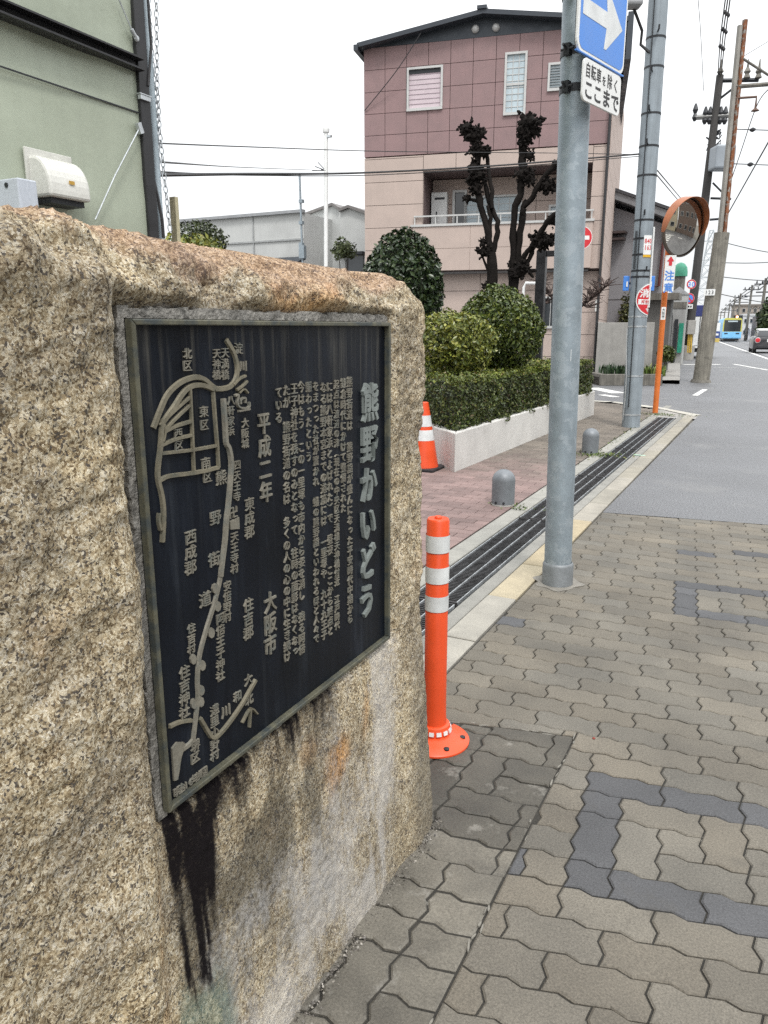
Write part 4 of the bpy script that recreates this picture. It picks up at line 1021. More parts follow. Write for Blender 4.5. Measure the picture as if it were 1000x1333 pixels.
WL = 6.58
hs_ = thing('pink_house', 'three storey house with plum tiled top, beige lower floors and balcony', 'house', W(WL / 2, 0, 0))
m = MB()
wbox(m, -.05, WL, 5.62, 8.80, -9, -.12)
wbox(m, 4.88, WL, 2.95, 5.62, -9, -.12); wbox(m, -.05, .35, 2.95, 5.62, -9, -.12); wbox(m, .35, 4.88, 3.0, 5.62, -9, -1.36)
wbox(m, -.05, WL, 0, 2.95, -9, -.39)
wbox(m, .35, 4.88, 2.95, 3.1, -1.36, -.0)
sdir = c2w(math.sin(math.radians(18.2)), math.cos(math.radians(18.2)))
q = W(-.05, 0, -.03); q2 = q[:2] + sdir * 8.6; q3 = W(-.05, 0, -8.9)
m.prism([q, np.array((*q2, 0)), q3], (0, 0, 8.7))
m.build('wall_core', m_groove, hs_)
sw = MB()                                                        # the sliver of side wall
for z0_, z1_, nm in ((0.02, 6.03, 0), (6.06, 8.70, 1)): pass
for z0_ in np.arange(0, 8.4, .55):
    a_, b_ = q[:2] - FN_ * .0, q2; nrm = np.array((sdir[1], -sdir[0])) * .014
    z1_ = min(z0_ + .538, 8.7)
    for k in range(6):
        s0 = a_ + sdir * (8.6 * k / 6 + .006); s1 = a_ + sdir * (8.6 * (k + 1) / 6 - .006)
        sw.prism([(*s0, z0_), (*s1, z0_), (*(s1 + nrm), z0_), (*(s0 + nrm), z0_)], (0, 0, z1_ - z0_))
sw.build('side_wall', m_beige, hs_)
def panels(mb, t0, t1, z0, z1, dt, dz, o0, o1, holes=(), g=.0065):
    ts = np.arange(t0, t1 - .01, dt); zs = np.arange(z0, z1 - .01, dz)
    for a in ts:
        for z in zs:
            b_ = min(a + dt, t1); zz_ = min(z + dz, z1); rects = [(a + g, b_ - g, z + g, zz_ - g)]
            for (h0, h1, k0, k1) in holes:
                nr = []
                for (x0, x1, y0, y1) in rects:
                    if x1 <= h0 or x0 >= h1 or y1 <= k0 or y0 >= k1: nr.append((x0, x1, y0, y1)); continue
                    if x0 < h0: nr.append((x0, h0, y0, y1))
                    if x1 > h1: nr.append((h1, x1, y0, y1))
                    xa, xb = max(x0, h0), min(x1, h1)
                    if y0 < k0: nr.append((xa, xb, y0, k0))
                    if y1 > k1: nr.append((xa, xb, k1, y1))
                rects = nr
            for (x0, x1, y0, y1) in rects: wbox(mb, x0, x1, y0, y1, o0, o1)
WINR = 1
wins = {'w1': (4.37, 5.36, 7.15, 8.23), 'w2': (2.15, 2.73, 6.88, 8.38), 'w3': (.62, 1.61, 7.38, 8.05), 'g': (.75, 1.47, 1.40, 2.27)}
m = MB(); panels(m, -.05, WL, 6.06, 8.80, .6027, .548, -.115, 0, [wins['w1'], wins['w2'], wins['w3']]); m.build('tiled_wall', m_pink, hs_)
m = MB()
panels(m, 4.88, WL, 2.97, 6.04, 1.7, .605, -.115, 0); panels(m, .35, 4.88, 5.62, 6.04, 1.81, .43, -.115, 0); panels(m, -.05, .35, 2.97, 6.04, .4, .605, -.115, 0)
panels(m, -.05, WL, .02, 2.93, 1.65, .605, -.385, -.27, [wins['g']])
panels(m, .36, 4.87, 3.12, 5.60, 1.5, .9, -1.355, -1.235, [(2.25, 3.9, 4.1, 5.12), (.62, 1.5, 3.75, 4.80), (3.84, 4.26, 3.12, 5.30)])
m.build('siding', m_beige, hs_)
m = MB(); panels(m, .25, 5.15, 2.98, 4.16, 1.63, .59, .0, .12); wbox(m, .25, 5.15, 2.985, 4.155, -.02, .11); m.build('balcony_front', m_beige, hs_)
m = MB(); wbox(m, .22, 5.20, 4.16, 4.22, -.06, .15); wbox(m, .25, 5.12, 4.42, 4.46, .03, .08)
for k in range(9): wbox(m, .28 + k * .6, .31 + k * .6, 4.22, 4.42, .04, .07)
m.build('balcony_rail', m_alu, hs_)
m = MB(); wbox(m, .3, WL + .02, 2.90, 2.955, -.3, .03); m.build('ledge', M('dark_trim', (.10, .095, .095), .6), hs_)
# gable and roof
m = MB(); m.prism([W(-.05, 8.80, 0), W(WL, 8.80, 0), W(3.3, 9.235, 0)], -Wd() * 9); m.build('gable', m_roofd, hs_)
m = MB()
for (ta, za_, tb, zb) in ((WL + .10, 8.74, 3.3, 9.24), (3.3, 9.24, -.30, 8.74)):
    m.prism([W(ta, za_, .32), W(tb, zb, .32), W(tb, zb + .11, .32), W(ta, za_ + .11, .32)], -Wd() * 9.8)
wbox(m, 3.2, 3.45, 9.34, 9.42, -9, .36)
rf = m.build('roof', m_roofd, hs_)
m = MB(); wbox(m, -.42, -.28, 7.9, 8.95, -7, .30); m.build('eaves_board', m_roofd, hs_); m = MB(); wbox(m, WL + .06, WL + .18, 8.66, 8.80, -9, .36); m.build('eaves_gutter', m_roofd, hs_)
for k, (px, py) in enumerate(((619, 38), (646, 36))):
    q = atP(px, py, C0, FD_); tt = float((q[:2] - C0) @ FD_)
    mm = MB(); mm.lathe(W(tt, float(q[2]), .0), [(.10, 0), (.10, .03), (.085, .07), (.05, .10), (.01, .11)], 16, axis=(*FN_, -.25)); mm.build('vent_cap', m_alu, hs_, smooth=True)
def window(key, rec=.06, kind='frost', mull=0, par=hs_, o=0.0, fw=.055, rect=None, m_f=None):
    t0, t1, z0, z1 = rect or wins[key]
    f = MB(); o1 = o + .03
    wbox(f, t0, t1, z1 - fw, z1, o - .08, o1); wbox(f, t0, t1, z0, z0 + fw * 1.2, o - .08, o1 + .02)
    wbox(f, t0, t0 + fw, z0 + fw * 1.2, z1 - fw, o - .08, o1); wbox(f, t1 - fw, t1, z0 + fw * 1.2, z1 - fw, o - .08, o1)
    fo = f.build('window', m_f or m_alu, par)
    g_ = MB(); wbox(g_, t0 + fw, t1 - fw, z0 + fw * 1.2, z1 - fw, o - .06, o - .035)
    mats = {'frost': m_frost, 'dark': m_glassd, 'blind': M('pink_blind', (.52, .44, .47), .6, 0, .06, 3), 'louver': m_frost}
    g_.build('pane', mats[kind], fo)
    e = MB(); iw = t1 - t0 - 2 * fw
    if kind == 'blind':
        for k in range(1, 8): z = z0 + fw * 1.2 + (z1 - z0 - 2.2 * fw) * k / 8; wbox(e, t0 + fw, t1 - fw, z - .006, z + .006, o - .035, o - .025)
        e.build('blind_slats', M('blind_line', (.38, .30, .34), .6), fo)
        e2 = MB(); wbox(e2, t0 + fw, t1 - fw, z1 - fw - .10, z1 - fw, o - .033, o - .02); e2.build('blind_box', m_dark, fo)
    elif kind == 'louver':
        for k in range(8): z = z0 + .1 + (z1 - z0 - .16) * k / 8; wbox(e, t0 + fw, t1 - fw, z - .008, z + .012, o - .035, o + .0)
        e.build('louvre_blades', M('louver_grey', (.22, .24, .25), .5), fo)
    elif mull:
        nx, nz = mull
        for k in range(1, nx): t_ = t0 + fw + iw * k / nx; wbox(e, t_ - .008, t_ + .008, z0 + fw, z1 - fw, o - .035, o - .022)
        for k in range(1, nz): z = z0 + fw + (z1 - z0 - 2 * fw) * k / nz; wbox(e, t0 + fw, t1 - fw, z - .008, z + .008, o - .035, o - .024)
        if kind == 'frost' and nz > 5: zm = (z0 + z1) / 2; wbox(e, t0 + fw, t1 - fw, zm - .03, zm + .03, o - .036, o - .01)
        e.build('glazing_bars', m_alu, fo)
    return fo
window('w1', kind='blind'); window('w2', mull=(3, 9)); window('w3', kind='louver'); window('g', kind='dark', mull=(4, 1), o=-.27)
window('r', rect=(2.25, 3.9, 4.1, 5.12), mull=(5, 5), o=-1.23); window('r2', rect=(.62, 1.5, 3.75, 4.80), mull=(3, 5), o=-1.23)
window('d', rect=(3.84, 4.26, 3.12, 5.30), kind='dark', o=-1.23, fw=.07)
m = MB(); wbox(m, 4.38, 4.84, 3.3, 5.22, -1.2, -.95); hw = m.build('water_heater', m_white, hs_, bev=.01)
m = MB(); wbox(m, 4.45, 4.74, 5.02, 5.08, -.95, -.945); wbox(m, 4.66, 4.70, 4.4, 4.7, -.95, -.943); m.build('heater_grille', m_dark, hw)
q0, q1 = W(-.01, 7.9, .09), W(-.01, 0.1, .09); MB().tube([W(-.25, 8.7, .1), W(-.02, 8.2, .09), q0, q1], .035, 8).build('drainpipe', m_black, hs_, smooth=True)
MB().tube([W(1.45, 2.6, .0), W(1.95, 2.62, .0), W(2.0, 2.5, .0), W(2.02, .1, .0)], .04, 8).build('white_drainpipe', m_white, hs_, smooth=True)
mm = MB(); wbox(mm, -.04, .06, 1.85, 2.15, 0, .1); mm.build('meter_box', M('pale_box', (.5, .5, .48), .5), hs_)

# ------------------------------------------------------------------ low wall, bed and grey house beyond the side street
lw0, lw1 = atY(768, 421, 21.3), atY(849, 421, 20.6)
t = thing('low_wall', 'pale concrete garden wall between the pink house and the utility pole', 'wall', ((lw0[0] + lw1[0]) / 2, 21, 0))
m = MB(); m.prism([(lw0[0] + .28, 21.0, 0), (lw1[0], 20.9, 0), (lw1[0], 21.1, 0), (lw0[0] + .28, 21.2, 0)], (0, 0, 1.55)); m.prism([(lw0[0], 22.6, 0), (lw0[0] + .277, 21.0, 0), (lw0[0] + .277, 21.2, 0), (lw0[0] + .05, 22.8, 0)], (0, 0, 1.57)); m.build('wall', m_conc, t, bev=.01)
b0, b1 = G(781, 502), G(862, 502)
t = thing('flower_bed', 'low dark stone edged flower bed before the pale garden wall', 'flower bed', (b0[0] + .8, b0[1] + .4, 0))
d = (b1 - b0); d = d / np.linalg.norm(d); nn_ = np.array((-d[1], d[0], 0))
m = MB(); m.prism([b0, b1, b1 + nn_ * .15, b0 + nn_ * .15], (0, 0, .28)); m.prism([b1 - d * .15 + nn_ * .153, b1 + nn_ * .153, b1 + nn_ * 1.2, b1 - d * .15 + nn_ * 1.2], (0, 0, .28)); m.prism([b0 + nn_ * .153, b0 + d * .15 + nn_ * .153, b0 + d * .15 + nn_ * 1.0, b0 + nn_ * 1.0], (0, 0, .28)); m.build('edging', m_concd, t, bev=.01)
MB().prism([b0 + nn_ * .1, b1 + nn_ * .1, b1 + nn_ * 1.0, b0 + nn_ * 1.0], (0, 0, .2)).build('soil', M('bed_soil', (.04, .033, .026), .95), t)
def clump(name, label, px0, px1, ptop, n, cols, Y, wid=.02, zb=.2):
    a, b_ = atY(px0, ptop, Y), atY(px1, ptop, Y); t = thing(name, label, 'plant', ((a[0] + b_[0]) / 2, Y, zb)); m = MB(); h = a[2] - zb
    for k in range(n):
        x = rnd.uniform(a[0], b_[0]); y = Y + rnd.uniform(-.25, .25); L = h * rnd.uniform(.7, 1.15); an = rnd.uniform(0, 2 * PI); le = rnd.uniform(.1, .45) * L
        p = [np.array((x, y, zb)), np.array((x + math.cos(an) * le * .4, y + math.sin(an) * le * .4, zb + L * .65)), np.array((x + math.cos(an) * le, y + math.sin(an) * le, zb + L * rnd.uniform(.75, 1)))]
        s = np.array((math.sin(an), -math.cos(an), 0)) * wid; c = cols[rnd.randrange(len(cols))]; v = rnd.uniform(.7, 1.3); m.tint = tuple(q * v for q in c)
        m.add([p[0] - s * .6, p[0] + s * .6, p[1] + s, p[1] - s, p[2]], [(0, 1, 2, 3), (3, 2, 4)])
    m.build('leaves', m_leaf, t)
bY = (b0[1] + b1[1]) / 2 + .5
clump('dark_lily_clump', 'dark green strappy plant in the bed left of the utility pole', 783, 816, 472, 130, [(.02, .045, .02), (.035, .06, .025)], bY)
clump('bright_lily_clump', 'bright green strappy plant in the bed right of the utility pole', 840, 866, 473, 110, [(.10, .16, .03), (.20, .22, .06), (.05, .09, .02)], bY + .2)
bush('topiary_bush', 'small round dark bush on a stem beside the orange mirror pole', 'shrub', 855, 880, 450, 474, 25.0, 1500, [(.06, .08, .018), (.10, .12, .025), (.03, .045, .012)], [3, 2, 2], .10, m_leaf, .5, .12, 21, base=.05, core=.6)
# grey house
Yg = 27.0
gh0, gh1 = atY(792, 300, Yg), atY(867, 300, Yg)
t = thing('grey_house', 'grey plastered house with dark sloping roof behind the utility pole', 'house', ((gh0[0] + gh1[0]) / 2, Yg + 3, 0))
za, zb = atY(800, 255, Yg)[2], atY(868, 282, Yg)[2]
m_greyp = M('grey_plaster', (.235, .232, .245), .85, 0, .10, 2, 60, .06, .3, 70, streak=.04)
MB().prism([(gh0[0], Yg, 0), (gh1[0], Yg, 0), (gh1[0], Yg, zb - .25), (gh0[0], Yg, za - .3)], (-.9, 8.5, 0)).build('wall', m_greyp, t)
rx = atY(874, 285, Yg - .3)
MB().prism([(gh0[0] - .3, Yg - .45, za + .05), (rx[0], Yg - .45, rx[2] - .02), (rx[0], Yg - .45, rx[2] + .2), (gh0[0] - .3, Yg - .45, za + .28)], (-.95, 9.3, 0)).build('fascia', M('house_fascia', (.20, .205, .215), .6), t)
MB().prism([(gh0[0] - .3, Yg - .5, za + .283), (rx[0] + .05, Yg - .5, rx[2] + .203), (rx[0] + .05, Yg - .5, rx[2] + .30), (gh0[0] - .3, Yg - .5, za + .38)], (-.95, 9.4, 0)).build('roof', M('grey_roof_tiles', (.05, .05, .055), .7, 0, .2, 8), t)
zj = atY(830, 278 + 110, Yg)[2]
m = MB(); m.box(((gh0[0] + gh1[0]) / 2, Yg - .012, zj), (gh1[0] - gh0[0] - .01, .02, .05)); m.build('wall_band', m_greyp, t)
p0_, p1_ = atY(866, 292, Yg - .1), atY(858, 372, Yg - .1); p2_ = atY(842, 374, Yg - .1)
MB().tube([p0_, p1_, p2_], .05, 6).build('brown_drainpipe', M('brown_pipe', (.10, .03, .028), .5), t)
c = atY(805, 303, Yg - .25); m = MB(); m.box(c, (.5, .5, .07)); m.box(c - np.array((0, 0, .2)), (.45, .4, .07)); m.build('small_canopy', M('canopy_brown', (.05, .035, .033), .6), t)
# vine
c = atY(817, 412, Yg - .3); P, dd = ball_pts(700, c, (.28, .2, .8), .8, .3, 31); t = thing('wall_vine', 'climbing green plant on the grey house left of the utility pole', 'plant', (c[0], c[1], .2))
leaves('foliage', P, dd, .12, tints(len(P), [(.06, .07, .02), (.10, .10, .04)], [2, 1]), m_leaf, t); MB().tube([(c[0], c[1], .2), c], .03, 6).build('stem', m_twig, t)
# gate wall with slab, right of it white gabled house, panelled building
g0_, g1_ = atY(842, 400, 25.6), atY(874, 400, 25.6)
t = thing('gate_wall', 'dark grey concrete gate wall with overhanging slab behind the mirror pole', 'wall', ((g0_[0] + g1_[0]) / 2, 25.6, 0))
zt = atY(850, 391, 25.6)[2]
MB().box(((g0_[0] + g1_[0]) / 2, 25.8, zt / 2), (g1_[0] - g0_[0], .5, zt)).build('wall', M('dark_concrete', (.13, .13, .125), .85, 0, .15, 4, 70, .1, streak=.2), t)
MB().box(((g0_[0] + g1_[0]) / 2 + .05, 25.7, zt + .103), (g1_[0] - g0_[0] + .35, .8, .2)).build('slab', m_concd, t)
def houseblock(name, label, cat, px0, px1, ytop, Y, depth, mw, roof='flat', mr=None, yap=None, win=0, base=0.0, winr=1, wmat=None):
    a, b_ = atY(px0, ytop, Y), atY(px1, ytop, Y); zt = a[2]; cx = (a[0] + b_[0]) / 2; w = b_[0] - a[0]
    t = thing(name, label, cat, (cx, Y + depth / 2, base)); sk = -.107 * depth
    MB().prism([(a[0], Y, base), (b_[0], Y, base), (b_[0], Y, zt), (a[0], Y, zt)], (sk, depth, 0)).build('wall', mw, t)
    ov = min(.3, w * .04)
    if roof == 'flat': MB().prism([(a[0] - ov, Y - ov, zt + .003), (b_[0] + ov, Y - ov, zt + .003), (b_[0] + ov, Y - ov, zt + .25), (a[0] - ov, Y - ov, zt + .25)], (sk, depth + 2 * ov, 0)).build('roof', mr or mw, t)
    else:
        zr = atY((px0 + px1) / 2, yap, Y)[2]
        MB().prism([(a[0] - ov, Y - ov, zt + .003), (b_[0] + ov, Y - ov, zt + .003), (cx, Y - ov, zr)], (sk, depth + 2 * ov, 0)).build('roof', mr or mw, t)
    if win:
        for r in range(winr):
            for k in range(win):
                wx = a[0] + w * (k + .5) / win; wz = base + (zt - base) * (r + .55) / winr; ww = w / win * .55; wh = (zt - base) / winr * .38
                f = MB().box((wx, Y - .02, wz), (ww, .08, wh)).build('window', m_alu, t); MB().box((wx, Y - .065, wz), (ww * .84, .02, wh * .82)).build('pane', wmat or m_glassd, f)
    return t
m_pale = M('pale_plaster', (.47, .48, .47), .85, 0, .10, 1.2, 30, .06, .2, 50, streak=.05)
houseblock('white_house', 'small white gabled house seen right of the caution plate', 'house', 871, 897, 384, 33.0, 6, m_pale, 'gable', M('pale_roof', (.38, .39, .40), .6), 373, 1)
t = houseblock('panelled_building', 'grey panelled shopfront with green strip right of the dark gate wall', 'building', 877, 893, 402, 31.5, 1.2, M('panel_grey', (.33, .33, .32), .7, 0, .1, 3, streak=.15), 'flat', m_concd)
q = atY(884, 440, 31.45); MB().box((q[0] + .05, q[1], q[2]), (.16, .06, 1.1)).build('green_strip', M('green_strip', (.02, .25, .16), .5), t); MB().box((q[0] - .14, q[1], q[2] - .1), (.12, .06, 1.6)).build('dark_opening', m_dark, t)
c = atY(884, 372, 40)
t = thing('domed_turret', 'dark round turret with green dome above the white gabled house', 'turret', (c[0], c[1], 0)); zt = atY(884, 360, 40)[2]
MB().lathe((c[0], c[1], 0), [(.26, 0), (.26, zt)], 16).build('shaft', m_concd, t, smooth=True)
MB().lathe((c[0], c[1], zt), [(.34, .003), (.34, .2), (.30, .42), (.18, .58), (.04, .64)], 18).build('dome', M('copper_green', (.06, .30, .19), .5), t, smooth=True)

# ------------------------------------------------------------------ big grey utility pole
up = np.array((-1.80, 11.45, 0)); UR = .127
t = thing('utility_pole', 'thick grey banded utility pole carrying red and blue signs', 'utility pole', up)
ULN = -np.array((CY, SY, 0)) * .0125
MB().tube([up, up + ULN * 3 + ZZ * 3, up + ULN * 9 + ZZ * 9], [UR, UR, UR * .94], 32).build('pole', M('pole_grey', (.265, .305, .335), .6, .15, .14, 5, 60, .06, .15, 60, streak=.2), t, smooth=True)
tocam = math.atan2(-up[1], -up[0])
def cyl(s, z, o=0.0, c=up, R_=UR): a = tocam + s / R_; return np.array((c[0] + ULN[0] * z + (R_ + o) * math.cos(a), c[1] + ULN[1] * z + (R_ + o) * math.sin(a), z))
zl = lambda y: float(atY(832, y, 11.3)[2])
for k, y in enumerate((-8, 50, 88, 148, 190, 228, 286, 310, 331, 352, 360, 412, 425, 490, 541)):
    z = zl(y); r = UR * (1 - .06 * max(0, z - 3) / 6)
    MB().lathe((up[0] + ULN[0] * z, up[1] + ULN[1] * z, z - .012), [(r + .004, 0), (r + .005, .024)], 32, cap=False).build('band', m_galvl if k > 10 else m_dark, t, smooth=True)
for k, (y, s) in enumerate(((44, .02), (95, -.02), (145, -.02), (188, -.02), (279, 0), (352, .05))):
    z = zl(y); a = tocam + s / UR; p = cyl(s, z); dv = np.array((math.cos(a), math.sin(a), 0)); MB().tube([p, p + dv * .06, p + dv * .07 + ZZ * .05], .012, 6).build('step_bolt', m_dark, t)
MB().tube([cyl(-.045, z, .008) for z in np.linspace(.3, 8, 14)], .007, 6).build('earth_wire', m_dark, t)
MB().tube([cyl(.17, z, .012) for z in np.linspace(zl(400), zl(295), 6)], .014, 6).build('white_conduit', m_white, t)
MB().tube([cyl(-.13 + .03 * math.sin(z * 3), z, .015) for z in np.linspace(.1, 1.4, 12)], .008, 6).build('loose_wire', M('grey_wire', (.35, .36, .36), .5), t)
for k in range(2): MB().tube([cyl(-.10 + .02 * k, z, .012) for z in np.linspace(zl(350), zl(300), 4)], .006, 5).build('tie_wire', m_dark, t)
# wrapped plates
def wrap_patch(pts, o, thick=.003):
    mb = MB(); n_ = len(pts); cs = sum(p[0] for p in pts) / n_; cz_ = sum(p[1] for p in pts) / n_
    rings = 7; V = []
    for k in range(rings + 1):
        f = k / rings
        V += [cyl(cs + (p[0] - cs) * f, cz_ + (p[1] - cz_) * f, o) for p in pts]
    Fc = [(k * n_ + i, k * n_ + (i + 1) % n_, (k + 1) * n_ + (i + 1) % n_, (k + 1) * n_ + i) for k in range(rings) for i in range(n_)]
    V += [cyl(p[0], p[1], .0005) for p in pts]; Fc += [(rings * n_ + i, rings * n_ + (i + 1) % n_, (rings + 1) * n_ + (i + 1) % n_, (rings + 1) * n_ + i) for i in range(n_)]
    return mb.add(V, Fc)
def subrect(s0, s1, z0, z1, n=8):
    return [(s0 + (s1 - s0) * k / n, z0) for k in range(n)] + [(s1, z0 + (z1 - z0) * k / n) for k in range(n)] + [(s1 - (s1 - s0) * k / n, z1) for k in range(n)] + [(s0, z1 - (z1 - z0) * k / n) for k in range(n)]
def wrap_glyph(mb, ch, s, z, w, h, o, bold=.0):
    V, Fc = glyph(ch, bold)
    if len(V): mb.add([cyl(s + v[0] * w, z + (v[1] - .36) * h, o + (v[2] + .5) * .0012) for v in V], Fc)
zp = zl(319)
pl_ = wrap_patch(subrect(.015, .135, zp - .125, zp + .125), .006).build('number_plate', m_white, t)
m = MB()
for r, tx in enumerate(('840', '163')):
    for k, ch in enumerate(tx): wrap_glyph(m, ch, .04 + k * .036, zp + .052 - r * .085, .068, .088, .0068, .012)
m.build('red_numbers', m_red, pl_)
wrap_patch(subrect(.015, .135, zp - .160, zp - .127), .006).build('yellow_strip', M('yellow_strip', (.62, .36, .02), .5), t)
zr = zl(390); rr_ = .215; sc_ = .175
rs = wrap_patch([(sc_ + rr_ * math.cos(q), zr + rr_ * math.sin(q)) for q in np.linspace(0, 2 * PI, 41)[:-1]], .007).build('hydrant_sign', m_white, t)
wrap_patch([(sc_ + rr_ * .93 * math.cos(q), zr + rr_ * .93 * math.sin(q)) for q in np.linspace(0, 2 * PI, 41)[:-1]], .0085).build('red_disc', m_red, rs)
wrap_patch(subrect(sc_ - .18, sc_ + .18, zr - .065, zr + .005), .0100).build('white_field', m_white, rs)
m = MB()
for k, ch in enumerate('消火栓'): wrap_glyph(m, ch, sc_ - .105 + k * .1, zr + .085, .13, .12, .010, .025)
wrap_glyph(m, '↓', sc_ - .03, zr - .12, .12, .10, .010, .03)
m.build('white_lettering', m_white, rs)
m = MB()
for k, ch in enumerate('阿倍野'): wrap_glyph(m, ch, sc_ - .12 + k * .05, zr - .03, .045, .05, .0115, .01)
m.build('small_lettering', m_red, rs)
zb_ = zl(368)
for sgn in (-1, 1):
    pc_ = up + ULN * zb_ + np.array((CY, SY, 0)) * sgn * .178 + np.array((-SY, CY, 0)) * .05; m = MB(); m.box((pc_[0], pc_[1], zb_), (.085, .02, .20), rz=YAW); bs = m.build('blue_sign', m_blue, t, bev=.006)
    m = MB(); m.box((pc_[0] + SY * .0125 - sgn * .01 * CY, pc_[1] - CY * .0125, zb_ - .01), (.022, .004, .07), rz=YAW); m.build('white_mark', m_white, bs)
    m = MB(); m.box((pc_[0] - sgn * .045 * CY, pc_[1] - sgn * .045 * SY, zb_), (.05, .012, .03), rz=YAW); m.build('sign_bracket', m_dark, t)
bx = atY(833, 2, 11.1); m = MB(); m.box((bx[0] - .05, bx[1] - .15, bx[2] + .10), (.20, .22, .42), rz=YAW); cb = m.build('cable_box', M('box_grey', (.30, .31, .32), .5, 0, .1, 6), t, bev=.03)
MB().tube([np.array((bx[0] - .05, bx[1] - .1, bx[2] - .1)), atY(836, 40, 11.2), atY(834, 58, 11.25), atY(845, 68, 11.3)], .02, 6).build('black_cable', m_wire, t)

# ------------------------------------------------------------------ curved traffic mirror on orange pole
mp0 = np.array((-1.745, 13.54, 0)); mc = atY(889.5, 296, 13.45); topz = mc[2] + .1
t = thing('traffic_mirror', 'round convex traffic mirror with orange hood on orange pole', 'traffic mirror', mp0)
ptop = atY(872, 300, 13.5); MB().tube([mp0, (ptop[0], ptop[1], topz)], .045, 20).build('pole', m_orangep, t, smooth=True)
nv = Vector((.835, -.55, -.15)).normalized(); mcv = Vector([float(q) for q in mc])
MR = .435
MB().lathe(mcv, [(MR, -.04), (MR + .015, -.02), (MR + .015, .02), (MR - .012, .03)], 48, axis=nv, cap=False).build('rim', M('mirror_rim', (.09, .07, .055), .5), t, smooth=True)
MB().lathe(mcv - nv * .05, [(.2, -.06), (MR * .8, -.03), (MR, .012)], 40, axis=nv).build('back_shell', m_orangep, t, smooth=True)
Rc = 1.6; pr = []
for a in np.linspace(math.asin((MR - .01) / Rc), .004, 14): pr.append((Rc * math.sin(a), Rc * math.cos(a) - math.sqrt(Rc ** 2 - (MR - .01) ** 2) + .012))
mm_, n, l, b = nt('mirror_glass'); b.inputs['Base Color'].default_value = (.62, .60, .56, 1); b.inputs['Metallic'].default_value = 1; b.inputs['Roughness'].default_value = .03
MB().lathe(mcv, pr, 48, axis=nv).build('mirror_glass', mm_, t, smooth=True)
qx = Vector((0, 0, 1)).cross(nv).normalized(); qy = nv.cross(qx)
m = MB(); V = []; K = 34
for i in range(K + 1):
    a = math.radians(-12 + 204 * i / K); dl = .135 * (math.sin(math.radians(180 * i / K)) ** .6) + .03
    e = qx * math.cos(a) + qy * math.sin(a)
    for (r_, o_) in ((MR + .018, -.03), (MR + .022, dl), (MR + .017, dl), (MR + .012, -.03)): V.append(mcv + e * r_ + nv * o_)
m.add(V, [(i * 4 + j, i * 4 + (j + 1) % 4, (i + 1) * 4 + (j + 1) % 4, (i + 1) * 4 + j) for i in range(K) for j in range(4)]); m.build('hood', M('hood_orange', (.31, .10, .035), .45, 0, .15, 5), t, smooth=True)
MB().tube([np.array((ptop[0], ptop[1], mc[2])), mc - np.array(nv) * .08], .03, 8).build('bracket', m_dark, t)
fdir = np.array((SY * 1.0, -CY, 0)); fdir = np.array((math.sin(math.radians(18)), -math.cos(math.radians(18)), 0)); fr_x = np.array((math.cos(math.radians(18)), math.sin(math.radians(18)), 0))
pz0, pz1 = float(atY(866, 380, 13.4)[2]), float(atY(870, 333, 13.4)[2]); pcx = (atY(868, 357, 13.4)); pce = np.array((pcx[0] + .05, 13.33, (pz0 + pz1) / 2))
def flat_plate(c, w, h, th, ex, en): return [c - ex * w / 2 - ZZ * h / 2, c + ex * w / 2 - ZZ * h / 2, c + ex * w / 2 + ZZ * h / 2, c - ex * w / 2 + ZZ * h / 2]
cp = MB().prism(flat_plate(pce, .165, pz1 - pz0, 0, fr_x, fdir), fdir * .012).build('caution_plate', m_white, t, bev=.003)
m = MB()
for k, ch in enumerate('注意'): put_glyph(m, ch, pce + fdir * .0135 + ZZ * (-.035 - .19 * k), fr_x, ZZ, fdir, .155, .165, .002, .02)
m.build('blue_lettering', m_blue, cp)
ac = pce + fdir * .0135 + ZZ * .19
MB().prism([ac + fr_x * a_ + ZZ * z_ for a_, z_ in ((-.025, -.07), (.025, -.07), (.025, -.005), (.055, -.005), (0, .075), (-.055, -.005), (-.025, -.005))], fdir * .002).build('red_arrow', m_red, cp)
q = atY(864, 408, 13.4); q = np.array((q[0] + .0, 13.36, q[2])); tg = MB().prism(flat_plate(q, .07, .20, 0, fr_x, fdir), fdir * .006).build('name_tag', m_white, t)
m = MB()
for k, ch in enumerate('大阪市'): put_glyph(m, ch, q + fdir * .0065 + ZZ * (.055 - .055 * k), fr_x, ZZ, fdir, .05, .055, .001, .01)
m.build('tag_lettering', m_ink, tg)

# ------------------------------------------------------------------ no entry sign beyond the sign pole
Ye = 19.0; q = atY(756.5, 309.5, Ye); re_ = .265; n_e = np.array((SY * .9, -CY, 0)); n_e /= np.linalg.norm(n_e); x_e = np.array((-n_e[1], n_e[0], 0)); q = np.array((q[0], Ye, q[2])) - x_e * .0
gq = np.array((q[0], Ye + .05, 0)); t = thing('no_entry_sign', 'round red no entry sign half hidden behind the sign pole', 'road sign', gq)
MB().tube([gq, gq + ZZ * (q[2] + .3)], .03, 10).build('post', m_galv, t, smooth=True)
def disc(c, r, o0, o1, nn, name, mat, par, seg=32): return MB().lathe(c + nn * o0, [(r, 0), (r, o1 - o0)], seg, axis=tuple(nn)).build(name, mat, par)
dsk = disc(q, re_, 0, .01, n_e, 'disc', m_white, t); disc(q, re_ * .95, .0105, .012, n_e, 'red_face', m_red, dsk)
MB().prism([c_ + n_e * .0125 for c_ in flat_plate(q, re_ * 1.45, re_ * .34, 0, x_e, n_e)], n_e * .001).build('white_bar', m_white, dsk)

